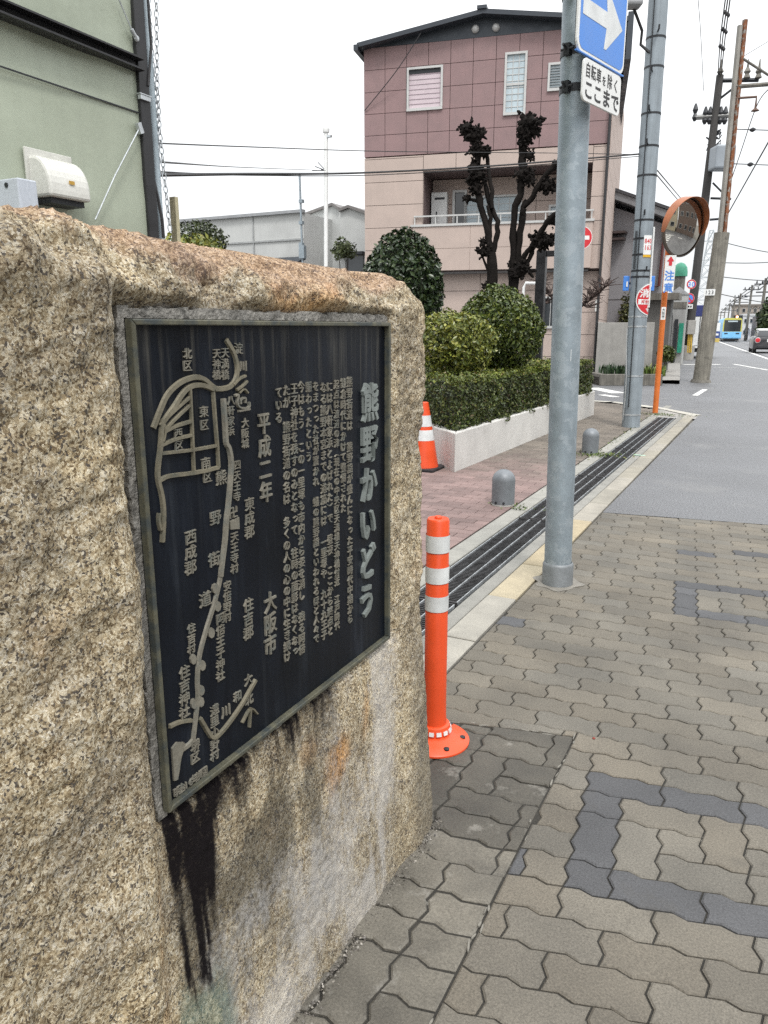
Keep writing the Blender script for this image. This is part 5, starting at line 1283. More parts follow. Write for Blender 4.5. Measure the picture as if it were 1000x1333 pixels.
# ------------------------------------------------------------------ concrete tram pole and dark utility pole
cp0 = np.array((-1.74, 21.95, 0)); Yc = 21.95
j = atY(940, 303, Yc); tp = atY(966.5, 33, Yc)
m_cpole = M('pole_concrete', (.24, .225, .19), .9, 0, .25, 3, 60, .15, .6, 40, .012, streak=.4, col2=(.13, .12, .105), thr=(.55, .7))
m_rust = M('rusty_steel', (.23, .085, .035), .85, .1, .35, 6, 60, .2, .4, 60, col2=(.32, .31, .28), thr=(.5, .62), streak=.4)
t = thing('concrete_pole', 'leaning concrete pole with rusty steel upper half and number plate', 'tram pole', cp0)
MB().tube([cp0, cp0 + (j - cp0) * .5, j], [.21, .20, .185], 14).build('concrete_shaft', m_cpole, t, smooth=True)
MB().tube([cp0 + ZZ * .0, cp0 + (j - cp0) * .02], [.27, .24], 14).build('footing', m_concd, t)
ax_ = (tp - j); m = MB()
for off, wd_, mat_ in ((-.055, .10, 'g'), (.055, .10, 'r')):
    o_ = np.array((CY, SY, 0)) * off; mb = MB(); mb.tube([j - ax_ * .004 + o_, tp + o_ + (ZZ * .12 if mat_ == 'r' else 0)], .062, 4); mb.build('steel_channel', m_rust if mat_ == 'r' else M('channel_grey', (.27, .26, .235), .7, .2, .2, 4), t)
q = atY(924.5, 381, Yc); q = np.array((q[0], Yc - .23, q[2])); dn = np.array((SY * .4, -1, 0)); dn /= np.linalg.norm(dn); dx = np.array((-dn[1], dn[0], 0))
q = q - dx * .0; pn = MB().prism(flat_plate(q, .27, .155, 0, dx, dn), dn * .01).build('number_plate', m_white, t)
m = MB(); htext(m, '123', q + dn * .0115 - ZZ * .0, dx, ZZ, dn, .11, .13, .002, .012, .075); m.build('plate_numbers', m_ink, pn)
# arms towards the street
m = MB(); a0 = atY(957, 113, Yc); a1 = a0 + np.array((2.6, .6, .02)); m.tube([a0, a1], .05, 6); m.build('street_arm', m_concd, t)
m = MB(); m.tube([atY(962, 73, Yc), atY(962, 73, Yc) + np.array((1.5, .4, -1.0))], .03, 6); m.build('arm_stay', m_concd, t)
m = MB(); b0 = atY(957, 128, Yc); b1 = atY(985, 126, Yc); m.tube([b0, b1, b1 - ZZ * .25], .03, 6); m.lathe(b1 - ZZ * .33, [(.03, 0), (.10, .02), (.03, .08)], 10); m.build('insulator_arm', M('arm_rust', (.13, .08, .06), .8), t)
for y in (168, 213):
    p = atY(952 - (y - 168) * .06, y, Yc); e = p + np.array((1.9, .7, -.12)); mb = MB(); mb.tube([p, e], .012, 5)
    for f in (.25, .55, .62): mb.lathe(p + (e - p) * f - ZZ * .05, [(.02, 0), (.07, .03), (.07, .07), (.02, .1)], 8)
    mb.build('span_insulators', m_dark, t)

Yd = 38.0; dp = np.array((-3.74, Yd, 0)); dt_ = atY(937.5, 98, Yd)
t = thing('dark_utility_pole', 'tall dark utility pole with crossarms, transformer and small round signs', 'utility pole', dp)
m_dpole = M('dark_pole', (.055, .052, .05), .85, 0, .25, 2, 40, .1, streak=.3)
MB().tube([dp, dp + (dt_ - dp) * .5, dt_], [.20, .18, .15], 14).build('pole', m_dpole, t, smooth=True)
def dpt(x, y, dy=0): return atY(x, y, Yd + dy)
arm = MB(); arm.tube([dpt(935, 105), dpt(988, 104)], .085, 4); arm.tube([dpt(934, 131), dpt(957, 113)], .05, 4); arm.build('top_arm', m_dark, t)
for x in (937, 972, 987):
    mb = MB(); mb.lathe(dpt(x, 103), [(.05, 0), (.14, .05), (.08, .2), (.14, .28), (.05, .45), (.02, .75)], 10); mb.build('insulator', m_concd, t)
mb = MB(); mb.tube([dpt(903, 153), dpt(953, 150)], .11, 4); mb.build('lower_arm', M('arm_grey', (.30, .30, .29), .6), t)
for x in (905, 918, 924, 938, 944):
    mb = MB(); mb.lathe(dpt(x, 152 if x > 910 else 148), [(.05, -.3), (.12, -.15), (.06, 0), (.12, .15), (.04, .4)], 8); mb.build('insulator', m_dark, t)
tc_ = dpt(940, 206, -.3); mb = MB(); mb.box(tc_, (.85, .8, .95), rz=YAW); mb.build('transformer', M('transformer_grey', (.26, .29, .32), .5, 0, .1, 2), t, bev=.08)
mb = MB(); mb.tube([dpt(926, 219), dpt(950, 217)], .05, 4); mb.tube([dpt(928, 238), dpt(944, 254)], .04, 4); mb.tube([dpt(925, 258), dpt(952, 259)], .05, 4); mb.tube([dpt(924, 286), dpt(948, 284)], .05, 4); mb.build('bracket_arms', m_dark, t)
mb = MB()
for k in range(26):
    x, y = 928 + rnd.uniform(-10, 12), 180 + rnd.uniform(-12, 18); mb.tube([dpt(x, y), dpt(x + rnd.uniform(-5, 5), y + rnd.uniform(-7, 7)), dpt(928, y + 4)], .025, 4)
mb.build('fuse_wires', m_dark, t)
ns = np.array((SY * .8, -CY, 0)); ns /= np.linalg.norm(ns); xs_ = np.array((-ns[1], ns[0], 0))
for (x, y, r) in ((900, 370, .21), (897, 388.5, .235)):
    c = dpt(x, y, -.45); kind = 'speed_sign' if y < 380 else 'no_parking_sign'
    d0 = disc(c, r, 0, .012, ns, kind, m_white, t)
    if y < 380:
        disc(c, r * .96, .0135, .015, ns, 'red_ring', m_red, d0); disc(c, r * .70, .0165, .018, ns, 'white_face', m_white, d0)
        mb = MB(); htext(mb, '30', c + ns * .0195, xs_, ZZ, ns, .30, .30, .002, .012, .165); mb.build('speed_numbers', m_blue, d0)
    else:
        disc(c, r * .97, .0135, .015, ns, 'red_ring', m_red, d0); disc(c, r * .72, .0165, .018, ns, 'blue_face', m_blue, d0)
        mb = MB(); a_ = (xs_ * .72 - ZZ * .72) * r * .97; w_ = (xs_ + ZZ) * r * .10; mb.prism([c + ns * .0195 + s for s in (a_ + w_, a_ - w_, -a_ - w_, -a_ + w_)], ns * .002); mb.build('red_slash', m_red, d0)
    mb = MB(); mb.box(c - ns * .15 + ZZ * 0, (.05, .3, .05), rz=YAW); mb.build('sign_bracket', m_dark, t)
c = dpt(896.5, 399, -.45); pp = MB().prism(flat_plate(c, .36, .19, 0, xs_, ns), ns * .012).build('supplement_plate', m_white, t); mb = MB()
for k in range(3): mb.prism([p_ for p_ in flat_plate(c + ns * .0135 + xs_ * (-.1 + .1 * k), .07, .085, 0, xs_, ns)], ns * .002)
mb.build('plate_marks', m_ink, pp)
c = dpt(899, 426, -.3); MB().box(c, (.36, .3, .62), rz=YAW).build('meter_cabinet', m_conc, t, bev=.02)
for k in range(3): MB().tube([dpt(896.5 + 2.2 * k, 434, -.3), dpt(895 + 2.2 * k, 459, -.3)], .03, 6).build('guard_tube', M('guard_yellow', (.55, .36, .05), .5), t)
MB().lathe((dp[0], dp[1], 0), [(.32, 0.0), (.33, .62), (.29, .64)], 16).build('pole_sleeve', m_conc, t, smooth=True)

# ------------------------------------------------------------------ green metal clad building behind the stone
XG = -3.0
m_green = M('sage_sheet_metal', (.37, .41, .325), .42, .1, .05, 1.3, 40, .02, .10, 3.0, .05, streak=.05, spec=.4)
gb = thing('green_building', 'sage green sheet metal building with black steel frame and wire bracing', 'building', (-6, .5, 0))
def sheet(z0, z1, x, seed):
    ny, nz = 70, 34; ys = np.linspace(-3.5, 3.135, ny); zs = np.linspace(z0, z1, nz); Y_, Z_ = np.meshgrid(ys, zs)
    p = np.stack([Y_.ravel() * 1.6, Z_.ravel() * 2.2, np.full(Y_.size, seed * 3.0)], 1)
    dd = .010 * fbm(p, 3, seed) + .012 * np.clip(fbm(p * 2.1, 2, seed + 3) - .35, 0, 1)
    V = np.stack([x + dd, Y_.ravel(), Z_.ravel()], 1); mb = MB()
    mb.add(V, [(j * ny + i, j * ny + i + 1, (j + 1) * ny + i + 1, (j + 1) * ny + i) for j in range(nz - 1) for i in range(ny - 1)])
    return mb
for k, (z0_, z1_) in enumerate(((0, 1.02), (1.0, 2.455), (2.445, 2.68), (2.68, 4.1), (4.08, 5.6))): sheet(z0_, z1_, XG + .006 * (k % 2), k + 2).build('wall_panel', m_green, gb, smooth=True)
MB().prism([(XG - .1, -3.5, 0), (XG - .1, 3.12, 0), (-8, 3.12, 0), (-8, -3.5, 0)], (0, 0, 5.6)).build('wall_core', m_dark, gb)
MB().box((XG - 2.4, -.2, 5.68), (5.4, 7.2, .14)).build('roof', m_roofd, gb)
m = MB(); m.box((XG + .003, 3.170, 2.8), (.05, .07, 5.6)); m.build('corner_post', m_black, gb, bev=.004)
m = MB(); m.box((XG + .035, -.2, 2.688), (.07, 6.68, .008)); m.box((XG + .035, -.2, 2.640), (.07, 6.68, .008)); m.box((XG + .012, -.2, 2.664), (.012, 6.68, .04)); m.build('channel_beam', m_black, gb)
MB().box((XG + .014, -.2, 2.452), (.006, 6.66, .006)).build('panel_seam', m_dark, gb)
def gx(x, y, o=.03): return atX(x, y, XG + o)
m = MB(); m.tube([gx(153, -5), gx(172, 40)], .0035, 6); m.tube([gx(171, 38), gx(179, 53)], .010, 8); m.lathe(gx(178, 50), [(.012, -.006), (.016, 0), (.012, .006)], 10, axis=(1, 0, 0)); m.build('brace_rod', m_galvl, gb)
m = MB(); m.tube([gx(181, 168), gx(150, 228), gx(124, 286)], .0035, 6); m.box(gx(182, 167), (.02, .025, .05), rx=.4); m.build('brace_rod', m_galvl, gb)
# vent hood and box
m = MB(); y0_, y1_, zb_, zt_ = 2.44, 2.66, 1.957, 2.127; prf = [(0, zt_)]
for q in np.linspace(PI / 2, .0, 9): prf.append((.03 + .10 * math.cos(q), zb_ + .03 + (zt_ - zb_ - .03) * math.sin(q)))
prf += [(.13, zb_), (0, zb_ + .0)]
m.prism([(XG + .012 + a_, y0_, z_) for a_, z_ in prf], (0, y1_ - y0_, 0))
vh = m.build('vent_hood', M('cream_paint', (.60, .60, .56), .45, 0, .06, 4), gb, bev=.012)
m = MB(); m.box((XG + .06, (y0_ + y1_) / 2, zb_ - .012), (.11, .18, .024)); m.build('vent_mouth', m_dark, vh)
m = MB(); m.box((XG + .016, (y0_ + y1_) / 2, (zb_ + zt_) / 2 + .01), (.012, y1_ - y0_ + .03, zt_ - zb_ + .05)); m.build('vent_flange', M('cream_paint2', (.55, .55, .51), .5), vh, bev=.003)
m = MB(); q = [(XG + .1435, y1_ - .12, zb_ + .06), (XG + .1435, y1_ - .09, zb_ + .06), (XG + .1435, y1_ - .09, zb_ + .075), (XG + .1435, y1_ - .12, zb_ + .075)]; m.prism(q, (.001, 0, 0)); m.build('vent_badge', M('ochre', (.5, .3, .05), .5), vh)
m = MB(); m.box((XG + .085, 2.310, 1.90), (.15, .092, .20)); jb = m.build('junction_box', M('box_white', (.50, .54, .60), .4, 0, .05, 3), gb, bev=.006)
m = MB(); c = (XG + .09, 2.2625, 1.975); m.lathe(c, [(.010, -.001), (.010, .002)], 14, axis=(0, -1, 0)); m.build('lock', m_dark, jb)
# pipe, strip, cables at the corner
m = MB(); xp_ = atY(199, 150, 3.34)[0]; m.tube([(xp_, 3.34, 0.2), (xp_, 3.34, 5.5)], .020, 10); m.build('downpipe', M('pale_pipe', (.42, .50, .55), .4), gb, smooth=True)
m = MB(); xf_ = atY(227, 270, 3.9)[0]; m.box((xf_, 3.9, 1.1), (.045, .03, 2.2)); m.build('cream_flashing', M('cream_strip', (.55, .50, .33), .6), gb)
m = MB(); m.tube([atY(x_, y_, 3.27) for x_, y_ in ((191, 95), (190, 130), (189, 165), (192, 195), (198, 225), (205, 255), (211, 285), (213, 310))], .009, 6); m.tube([gx(192, -10), gx(197, 60), gx(193, 112)], .007, 6); m.build('black_cable', m_wire, gb)
m = MB(); m.box(gx(188, 128, .03), (.02, .07, .02)); m.box(gx(188, 124, .03), (.025, .08, .005)); m.build('cable_bracket', m_galvl, gb)
def chain(label, pts, group):
    t = thing('hanging_chain', label, 'chain', (pts[0][0], pts[0][1], float(pts[-1][2])), group)
    m = MB(); L = .042; pos = []; P_ = [np.array(p) for p in pts]
    for a, b_ in zip(P_, P_[1:]):
        n_ = max(1, int(np.linalg.norm(b_ - a) / (L * .72)))
        for k in range(n_): pos.append((a + (b_ - a) * k / n_, (b_ - a) / np.linalg.norm(b_ - a)))
    for k, (p, d) in enumerate(pos):
        q_ = Vector((0, 0, 1)).rotation_difference(Vector([float(x) for x in d])); ang = (PI / 2 if k % 2 else 0) + .4
        ring = []
        for j in range(10):
            a = 2 * PI * j / 10; ring.append(Vector([float(x) for x in p]) + q_ @ Vector((math.cos(a) * .0105 * math.cos(ang), math.cos(a) * .0105 * math.sin(ang), math.sin(a) * L / 2)))
        ring.append(ring[0]); m.tube(ring, .0031, 5, cap=False)
    m.build('links', m_galvl, t)
YC_ = 3.36
chain('long galvanised chain hanging free at the far right of the green building corner', [atY(203.5, -10, YC_), atY(205, 110, YC_), atY(208, 170, YC_), atY(214, 230, YC_), atY(222, 305, YC_)], 'chains hanging at the building corner')
chain('galvanised chain hanging close beside the pale downpipe of the green building', [atY(193, -10, YC_), atY(199, 85, YC_), atY(203, 130, YC_), atY(206, 200, YC_), atY(210, 305, YC_)], 'chains hanging at the building corner')

# ------------------------------------------------------------------ pale sheds and poles behind the stone
Yb = 24.0
a, b_ = atY(232, 290, Yb), atY(395, 290, Yb)
t = thing('pale_shed', 'long pale flat roofed shed behind the stone', 'shed', ((a[0] + b_[0]) / 2, Yb + 2, 0))
MB().prism([(a[0], Yb, 0), (b_[0], Yb, 0), (b_[0], Yb + 5, 0), (a[0], Yb + 5, 0)], (0, 0, a[2])).build('wall', m_pale, t)
m = MB(); m.box(((a[0] + b_[0]) / 2, Yb - .03, a[2] + .05), (b_[0] - a[0] + .1, .2, .10)); m.build('coping', M('coping_grey', (.27, .28, .29), .6), t)
z_ = atY(350, 314, Yb)[2]; m = MB(); m.box(((a[0] + b_[0]) / 2, Yb - .02, z_), (b_[0] - a[0] - .02, .05, .06))
for x in (270, 330): q = atY(x, 300, Yb); m.box((q[0], Yb - .015, a[2] / 2), (.05, .04, a[2] - .05))
m.build('wall_joints', M('joint_grey', (.30, .31, .31), .7), t)
def gshed(name, label, x0, x1, yl, yr, ya, xa, Y, dep, mat):
    a, b_, c = atY(x0, yl, Y), atY(x1, yr, Y), atY(xa, ya, Y); t = thing(name, label, 'house', ((a[0] + b_[0]) / 2, Y + dep / 2, 0))
    MB().prism([(a[0], Y, 0), (b_[0], Y, 0), (b_[0], Y, b_[2]), (c[0], Y, c[2]), (a[0], Y, a[2])], (0, dep, 0)).build('wall', mat, t)
    up_ = np.array((0, 0, .10)); m = MB()
    for p, q in ((a, c), (c, b_)): m.prism([p + (0, -.12, .004), q + (0, -.12, .004), q + (0, -.12, .10), p + (0, -.12, .10)], (0, dep + .2, 0))
    m.build('roof', M('shed_roof', (.16, .15, .145), .6), t); return t
gshed('gabled_shed', 'pale gabled house right of the white pole', 383, 443, 287, 274, 268, 434, 26.0, 6, m_pale)
t = gshed('small_shed', 'pale narrow house between the gabled house and the pink house', 443, 480, 276, 280, 271, 455, 25.0, 5, m_pale)
q = atY(458, 330, 24.9); MB().box((q[0], 24.9, q[2]), (1.0, .3, .10)).build('awning', m_dark, t); MB().box((q[0] + .1, 24.95, q[2] - .5), (.7, .08, .8)).build('window', m_glassd, t)
q = atY(368, 339, 23.6); t = thing('low_roof', 'dark low tiled roof in front of the pale shed', 'roof', (q[0], 23, 0)); MB().box((q[0], 23.4, q[2] - .1), (1.7, .9, .1), rx=.4).build('tiles', m_roofd, t); MB().box((q[0], 23.5, (q[2] - .35) / 2), (1.4, .5, q[2] - .35)).build('wall', m_pale, t)
bush('shed_shrub', 'sparse olive shrub before the gabled pale house', 'shrub', 434, 462, 312, 342, 23.0, 900, [(.10, .12, .05), (.06, .08, .03)], [1, 1], .12, m_leaf, .9, .3, 44, base=.1, core=0)
def mast(name, label, px, ptop, pbot, Y, r, mat, extra):
    a = atY(px[0], ptop, Y); b_ = atY(px[1], pbot, Y); t = thing(name, label, 'pole', (b_[0], Y, 0))
    MB().tube([(b_[0], Y, 0), b_, a], r, 12).build('pole', mat, t, smooth=True); extra(t, a, Y); return t
def ex1(t, a, Y):
    MB().lathe(a, [(.09, -.05), (.10, 0), (.10, .05), (.03, .09)], 14).build('cap', m_white, t, smooth=True)
    m = MB(); m.box(a + (.10, 0, -.16), (.14, .08, .06)); m.tube([a + (.0, 0, -.22), a + (.16, 0, -.16)], .015, 5); m.build('lamp_bracket', m_galvl, t)
    m = MB(); q = atY(424, 222, Y)
    for k in range(5): m.tube([q, q + np.array((-.45 + .1 * k, 0, .04 + .1 * (k % 3)))], .012, 4)
    m.build('wire_clamps', m_dark, t)
mast('white_mast', 'tall white pole with cap rising behind the stone', (424.5, 424.5), 170, 342, 20.0, .06, m_white, ex1)
def ex2(t, a, Y):
    m = MB()
    for y in (262, 290, 318): q = atY(392.5, y, Y); m.box(q, (.14, .12, .10))
    q = atY(394, 328, Y); m.box(q, (.2, .15, .4)); m.build('clamps', m_galv, t)
mast('thin_mast', 'thin grey pole with clamps left of the white pole', (390, 394), 226, 338, 22.0, .035, m_galv, ex2)

# ------------------------------------------------------------------ overhead wires
def wire(label, pts, r, group='overhead wires', extra=None):
    P_ = [np.array(p, float) for p in pts]; fine = []
    for k in range(len(P_) - 1):
        for f in np.linspace(0, 1, 9)[:-1]:
            p0 = P_[max(k - 1, 0)]; p1 = P_[k]; p2 = P_[k + 1]; p3 = P_[min(k + 2, len(P_) - 1)]
            fine.append(.5 * ((2 * p1) + (-p0 + p2) * f + (2 * p0 - 5 * p1 + 4 * p2 - p3) * f * f + (-p0 + 3 * p1 - 3 * p2 + p3) * f ** 3))
    fine.append(P_[-1]); m = MB(); m.tube(fine, r, 5)
    if extra: extra(m)
    o = m.build('overhead_wire', m_wire, None, loc=P_[0]); return tag(o, label, 'wire', group)
YL = lambda x, y, Y: atY(x, y, Y)
wire('thin upper wire crossing from the green building corner to the utility pole', [YL(195, 186, 3.4), YL(320, 191, 5.2), YL(500, 197, 8), YL(700, 199, 10.2), YL(832, 201, 11.4)], .0045)
wire('thick lower cable crossing the plum tiled house to the utility pole', [YL(196, 228, 3.4), YL(320, 226.5, 5.2), YL(470, 225, 8), YL(640, 216, 9.8), YL(832, 200.5, 11.35)], .0105)
wire('thin wire hanging just under the thick cable across the balcony', [YL(196, 223, 3.5), YL(320, 228, 5.3), YL(480, 228, 8.1), YL(640, 219, 9.9), YL(832, 203.5, 11.4)], .005)
wire('faint wire running from the chains to the white mast', [YL(210, 211, 3.6), YL(320, 218, 11), YL(424, 222, 19.9)], .006)
wire('twin service wire dropping across the plum tiles from the left eave', [W(4.9, 8.9, .4), W(5.6, 8.1, .25), W(6.56, 7.25, .03)], .012)
def sp_(m):
    for y in (18, 40, 62): 
        for x in (-1, 0, 1): q = atY(946 - (y - 18) * .14 + x * 2.5, y + 2 * x, 30); m.lathe(q, [(.03, -.06), (.06, 0), (.03, .06)], 6)
for k, dx_ in enumerate((-3, 0, 3)):
    wire(['left one of three cables rising from the dark pole top', 'middle one of three cables rising from the dark pole top, with spacers', 'right one of three cables rising from the dark pole top'][k], [dpt(937 + dx_ * .7, 97), YL(941 + dx_, 50, 32), YL(949 + dx_, -12, 25)], .022, extra=sp_ if k == 1 else None)
wire('loose wire hanging in the empty sky right of the big utility pole', [YL(908, -10, 20), YL(912, 40, 22), YL(916, 118, 25)], .008)
wire('diagonal stay wire crossing the concrete pole low at right', [YL(1010, 168, 24), YL(975, 230, 30), YL(940, 292, 37)], .022)
wire('diagonal feeder wire from the insulator arm to the right edge', [YL(1010, 108, 17), YL(986, 136, 22), YL(962, 205, 23.5), YL(938, 275, 26)], .011)
wire('left wire slanting down behind the round mirror', [YL(852, 224, 12.6), YL(868, 243, 17), YL(884, 262, 24)], .010)
wire('right wire slanting down behind the round mirror', [YL(856, 222, 12.6), YL(872, 241, 17), YL(888, 260, 24)], .010)
for k, (p, lab) in enumerate((((( 948, 317), (1010, 330)), 'highest span wire crossing the tram street'), (((940, 342), (1010, 341)), 'second span wire crossing the tram street'), (((936, 360), (1010, 366)), 'third span wire crossing the tram street'), (((934, 382), (1010, 396)), 'lowest span wire crossing the tram street'))):
    wire(lab, [YL(*p[0], 60), YL((p[0][0] + p[1][0]) / 2, (p[0][1] + p[1][1]) / 2 + 1, 62), YL(*p[1], 64)], .028, 'span wires over the tram street')
wire('thin wire from the concrete pole insulators to the right edge', [YL(965, 75, 22.2), YL(1010, 48, 25)], .008)

# ------------------------------------------------------------------ tram, cars
def skew(t):  # street axes
    return np.array((-.106, 1., 0)) / 1.0056, np.array((1., .106, 0)) / 1.0056
SF, SR = skew(0)
Yt = 92.0; tl0, tl1 = atY(939, 445, Yt), atY(964, 445, Yt)
tc0 = np.array(((tl0[0] + tl1[0]) / 2, Yt, 0)); tw = (tl1[0] - tl0[0]); zt = atY(950, 414, Yt)[2]
t = thing('tram', 'blue tram with yellow framed windscreen coming up the street', 'tram', tc0)
def TR(x, z, d=0.): return tc0 + SR * x + SF * d + ZZ * z
def tbox(x0, x1, z0, z1, d0, d1): return MB().prism([TR(x0, z0, d0), TR(x1, z0, d0), TR(x1, z1, d0), TR(x0, z1, d0)], SF * (d1 - d0))
h = tw / 2
m_tblue = M('tram_blue', (.20, .50, .80), .4, 0, .05, 2); m_tyel = M('tram_yellow', (.52, .50, .10), .4, 0, .05, 2)
body = MB().prism([TR(x * h, z, 0) for x, z in ((-1, .35), (1, .35), (1, zt - .5), (.93, zt - .12), (.8, zt), (-.8, zt), (-.93, zt - .12), (-1, zt - .5))], SF * 12).build('body', m_tblue, t)
MB().prism([TR(x * h * .995, z, -.028) for x, z in ((-1, 1.05), (1, 1.05), (1, zt - .5), (.93, zt - .12), (.8, zt - .004), (-.8, zt - .004), (-.93, zt - .12), (-1, zt - .5))], SF * .027).build('yellow_front', m_tyel, t)
tbox(-h * .99, h * .99, .42, 1.05, -.03, -.001).build('blue_front', m_tblue, t, bev=.02); tbox(-h * .88, h * .88, 1.08, zt - .2, -.05, -.001).build('windscreen', m_glassd, t, bev=.04)
tbox(-h * .5, h * .5, zt - .42, zt - .28, -.06, -.052).build('destination_blind', m_frost, t)
tbox(-h * .8, h * .8, .10, .40, .1, 11).build('underframe', m_dark, t)
for sg in (-1, 1): tbox(sg * h * .6 - .17, sg * h * .6 + .17, .80, .92, -.05, -.031).build('headlight', m_dark, t)
MB().prism([TR(-h - .015, .42, .1), TR(-h - .005, .42, .1), TR(-h - .005, 1.1, .1), TR(-h - .015, 1.1, .1)], SF * 11.8).build('blue_side', m_tblue, t)
m = MB(); m.tube([TR(0, zt, 5), TR(0, zt + .5, 4), TR(0, zt + .9, 5.5)], .03, 5); m.tube([TR(-.6, zt + .9, 5.5), TR(.6, zt + .9, 5.5)], .03, 5); m.build('pantograph', m_dark, t)
# dark hatchback at the right edge
Yc_ = 49.5; cl = atY(979, 460, Yc_); cw = 1.72; cc0 = np.array((cl[0] + cw / 2 + .02, Yc_, 0))
t = thing('parked_car', 'black hatchback with white roof and red oval tail lights at right edge', 'car', cc0)
def CR(x, z, d=0.): return cc0 + SR * x + SF * d + ZZ * z
m_carb = M('car_black', (.025, .025, .028), .2, 0, .05, 2, spec=.6)
def loft(secs, name, mat, par, bev=0):
    m = MB(); n_ = len(secs[0][1]); V = []
    for d, ring in secs: V += [CR(x, z, d) for x, z in ring]
    Fc = [(k * n_ + i, k * n_ + (i + 1) % n_, (k + 1) * n_ + (i + 1) % n_, (k + 1) * n_ + i) for k in range(len(secs) - 1) for i in range(n_)] + [tuple(range(n_))[::-1], tuple((len(secs) - 1) * n_ + i for i in range(n_))]
    return m.add(V, Fc).build(name, mat, par, smooth=True)
def ring(w, z0, z1, c=.12, n=5):
    P_ = []
    for (sx, sz, a0) in ((1, 1, 0), (-1, 1, PI / 2), (-1, -1, PI), (1, -1, 1.5 * PI)):
        for k in range(n): a = a0 + PI / 2 * k / (n - 1); P_.append((sx * (w - c) + c * math.cos(a), (z1 - c if sz > 0 else z0 + c) + c * math.sin(a)))
    return P_
loft([(0, ring(.80, .30, .80)), (.08, ring(.85, .24, .92)), (.6, ring(.86, .20, .96)), (2.6, ring(.86, .20, .96)), (3.5, ring(.82, .22, .82)), (3.75, ring(.74, .28, .66))], 'body', m_carb, t)
loft([(.18, ring(.70, .90, .96, .02)), (.42, ring(.64, .90, 1.30, .1)), (1.0, ring(.63, .90, 1.36, .1)), (1.8, ring(.62, .90, 1.34, .1)), (2.6, ring(.70, .90, .97, .03))], 'cabin_glass', m_glassd, t)
loft([(.38, ring(.63, 1.27, 1.345, .035)), (.5, ring(.66, 1.30, 1.39, .04)), (1.9, ring(.65, 1.29, 1.385, .04)), (2.0, ring(.62, 1.27, 1.33, .03))], 'white_roof', m_white, t)
m = MB()
for sg in (-1, 1): m.lathe(CR(sg * .66, .74, -.0), [(.13, -.03), (.12, .03), (.06, .05)], 16, axis=tuple(-SF))
m.lathe(CR(-.66, .74, -.0), [(.001, 0), (.002, 0)], 4)
for sg in (-1, 1):
    e = MB().lathe(CR(sg * .66, .74, .0), [(.165, -.04), (.16, .035), (.13, .045)], 18, axis=tuple(-SF)).build('tail_light', M('chrome', (.6, .6, .6), .2, .8), t, smooth=True); MB().lathe(CR(sg * .66, .74, .0), [(.128, .046), (.12, .055), (.03, .065)], 18, axis=tuple(-SF)).build('red_lens', m_red, e, smooth=True)
MB().box(CR(0, .72, -.03), (.34, .03, .17), rz=.106).build('number_plate', m_white, t)
MB().box(CR(0, .36, -.03), (1.3, .08, .16), rz=.106).build('bumper', m_dark, t, bev=.03)
for sg in (-1, 1):
    for d in (.65, 3.0):
        wh = MB().lathe(CR(sg * .74, .31, d), [(.16, -.1), (.30, -.1), (.31, -.06), (.31, .06), (.30, .1), (.16, .1)], 20, axis=tuple(SR)).build('wheel', M('tyre', (.02, .02, .02), .8), t, smooth=True); MB().lathe(CR(sg * .74, .31, d), [(.19, -.085), (.17, .085)], 14, axis=tuple(SR)).build('rim', m_galvl, wh)
# small white box truck behind the concrete pole
Yk = 39.3; k1 = atY(928.5, 466, Yk); kw = 1.45; kc = np.array((k1[0] - kw / 2, Yk, 0)); cc0 = kc; zk = atY(928, 397, Yk)[2]
t = thing('box_truck', 'small white truck with navy cover parked behind the concrete pole', 'truck', kc)
def kbox(x0, x1, z0, z1, d0, d1): return MB().prism([CR(x0, z0, d0), CR(x1, z0, d0), CR(x1, z1, d0), CR(x0, z1, d0)], SF * (d1 - d0))
h = kw / 2
kbox(-h, h, .62, zk - .52, 0, 3.2).build('cargo_box', m_white, t, bev=.02); kbox(-h - .01, h + .01, zk - .515, zk, -.02, 3.22).build('navy_cover', M('navy_canvas', (.03, .04, .16), .7, 0, .15, 3), t, bev=.03)
kbox(-h + .05, h - .05, .5, .60, -.06, .1).build('rear_bumper', m_white, t); kbox(-h * .9, h * .9, .3, .61, .12, 3.1).build('chassis', m_dark, t)
kbox(-.015, .015, .65, zk - .54, -.012, -.001).build('door_seam', m_dark, t)
for sg in (-1, 1):
    kbox(sg * (h - .17) - .12, sg * (h - .17) + .12, .52, .59, -.08, -.062).build('tail_light', m_red, t)
    MB().lathe(CR(sg * (h - .16), .28, .7), [(.12, -.09), (.27, -.09), (.28, 0), (.27, .09), (.12, .09)], 18, axis=tuple(SR)).build('wheel', M('truck_tyre', (.018, .018, .018), .8), t, smooth=True)
kbox(-h + .03, h - .03, .45, 1.85, 3.25, 4.3).build('cab', m_white, t, bev=.08)

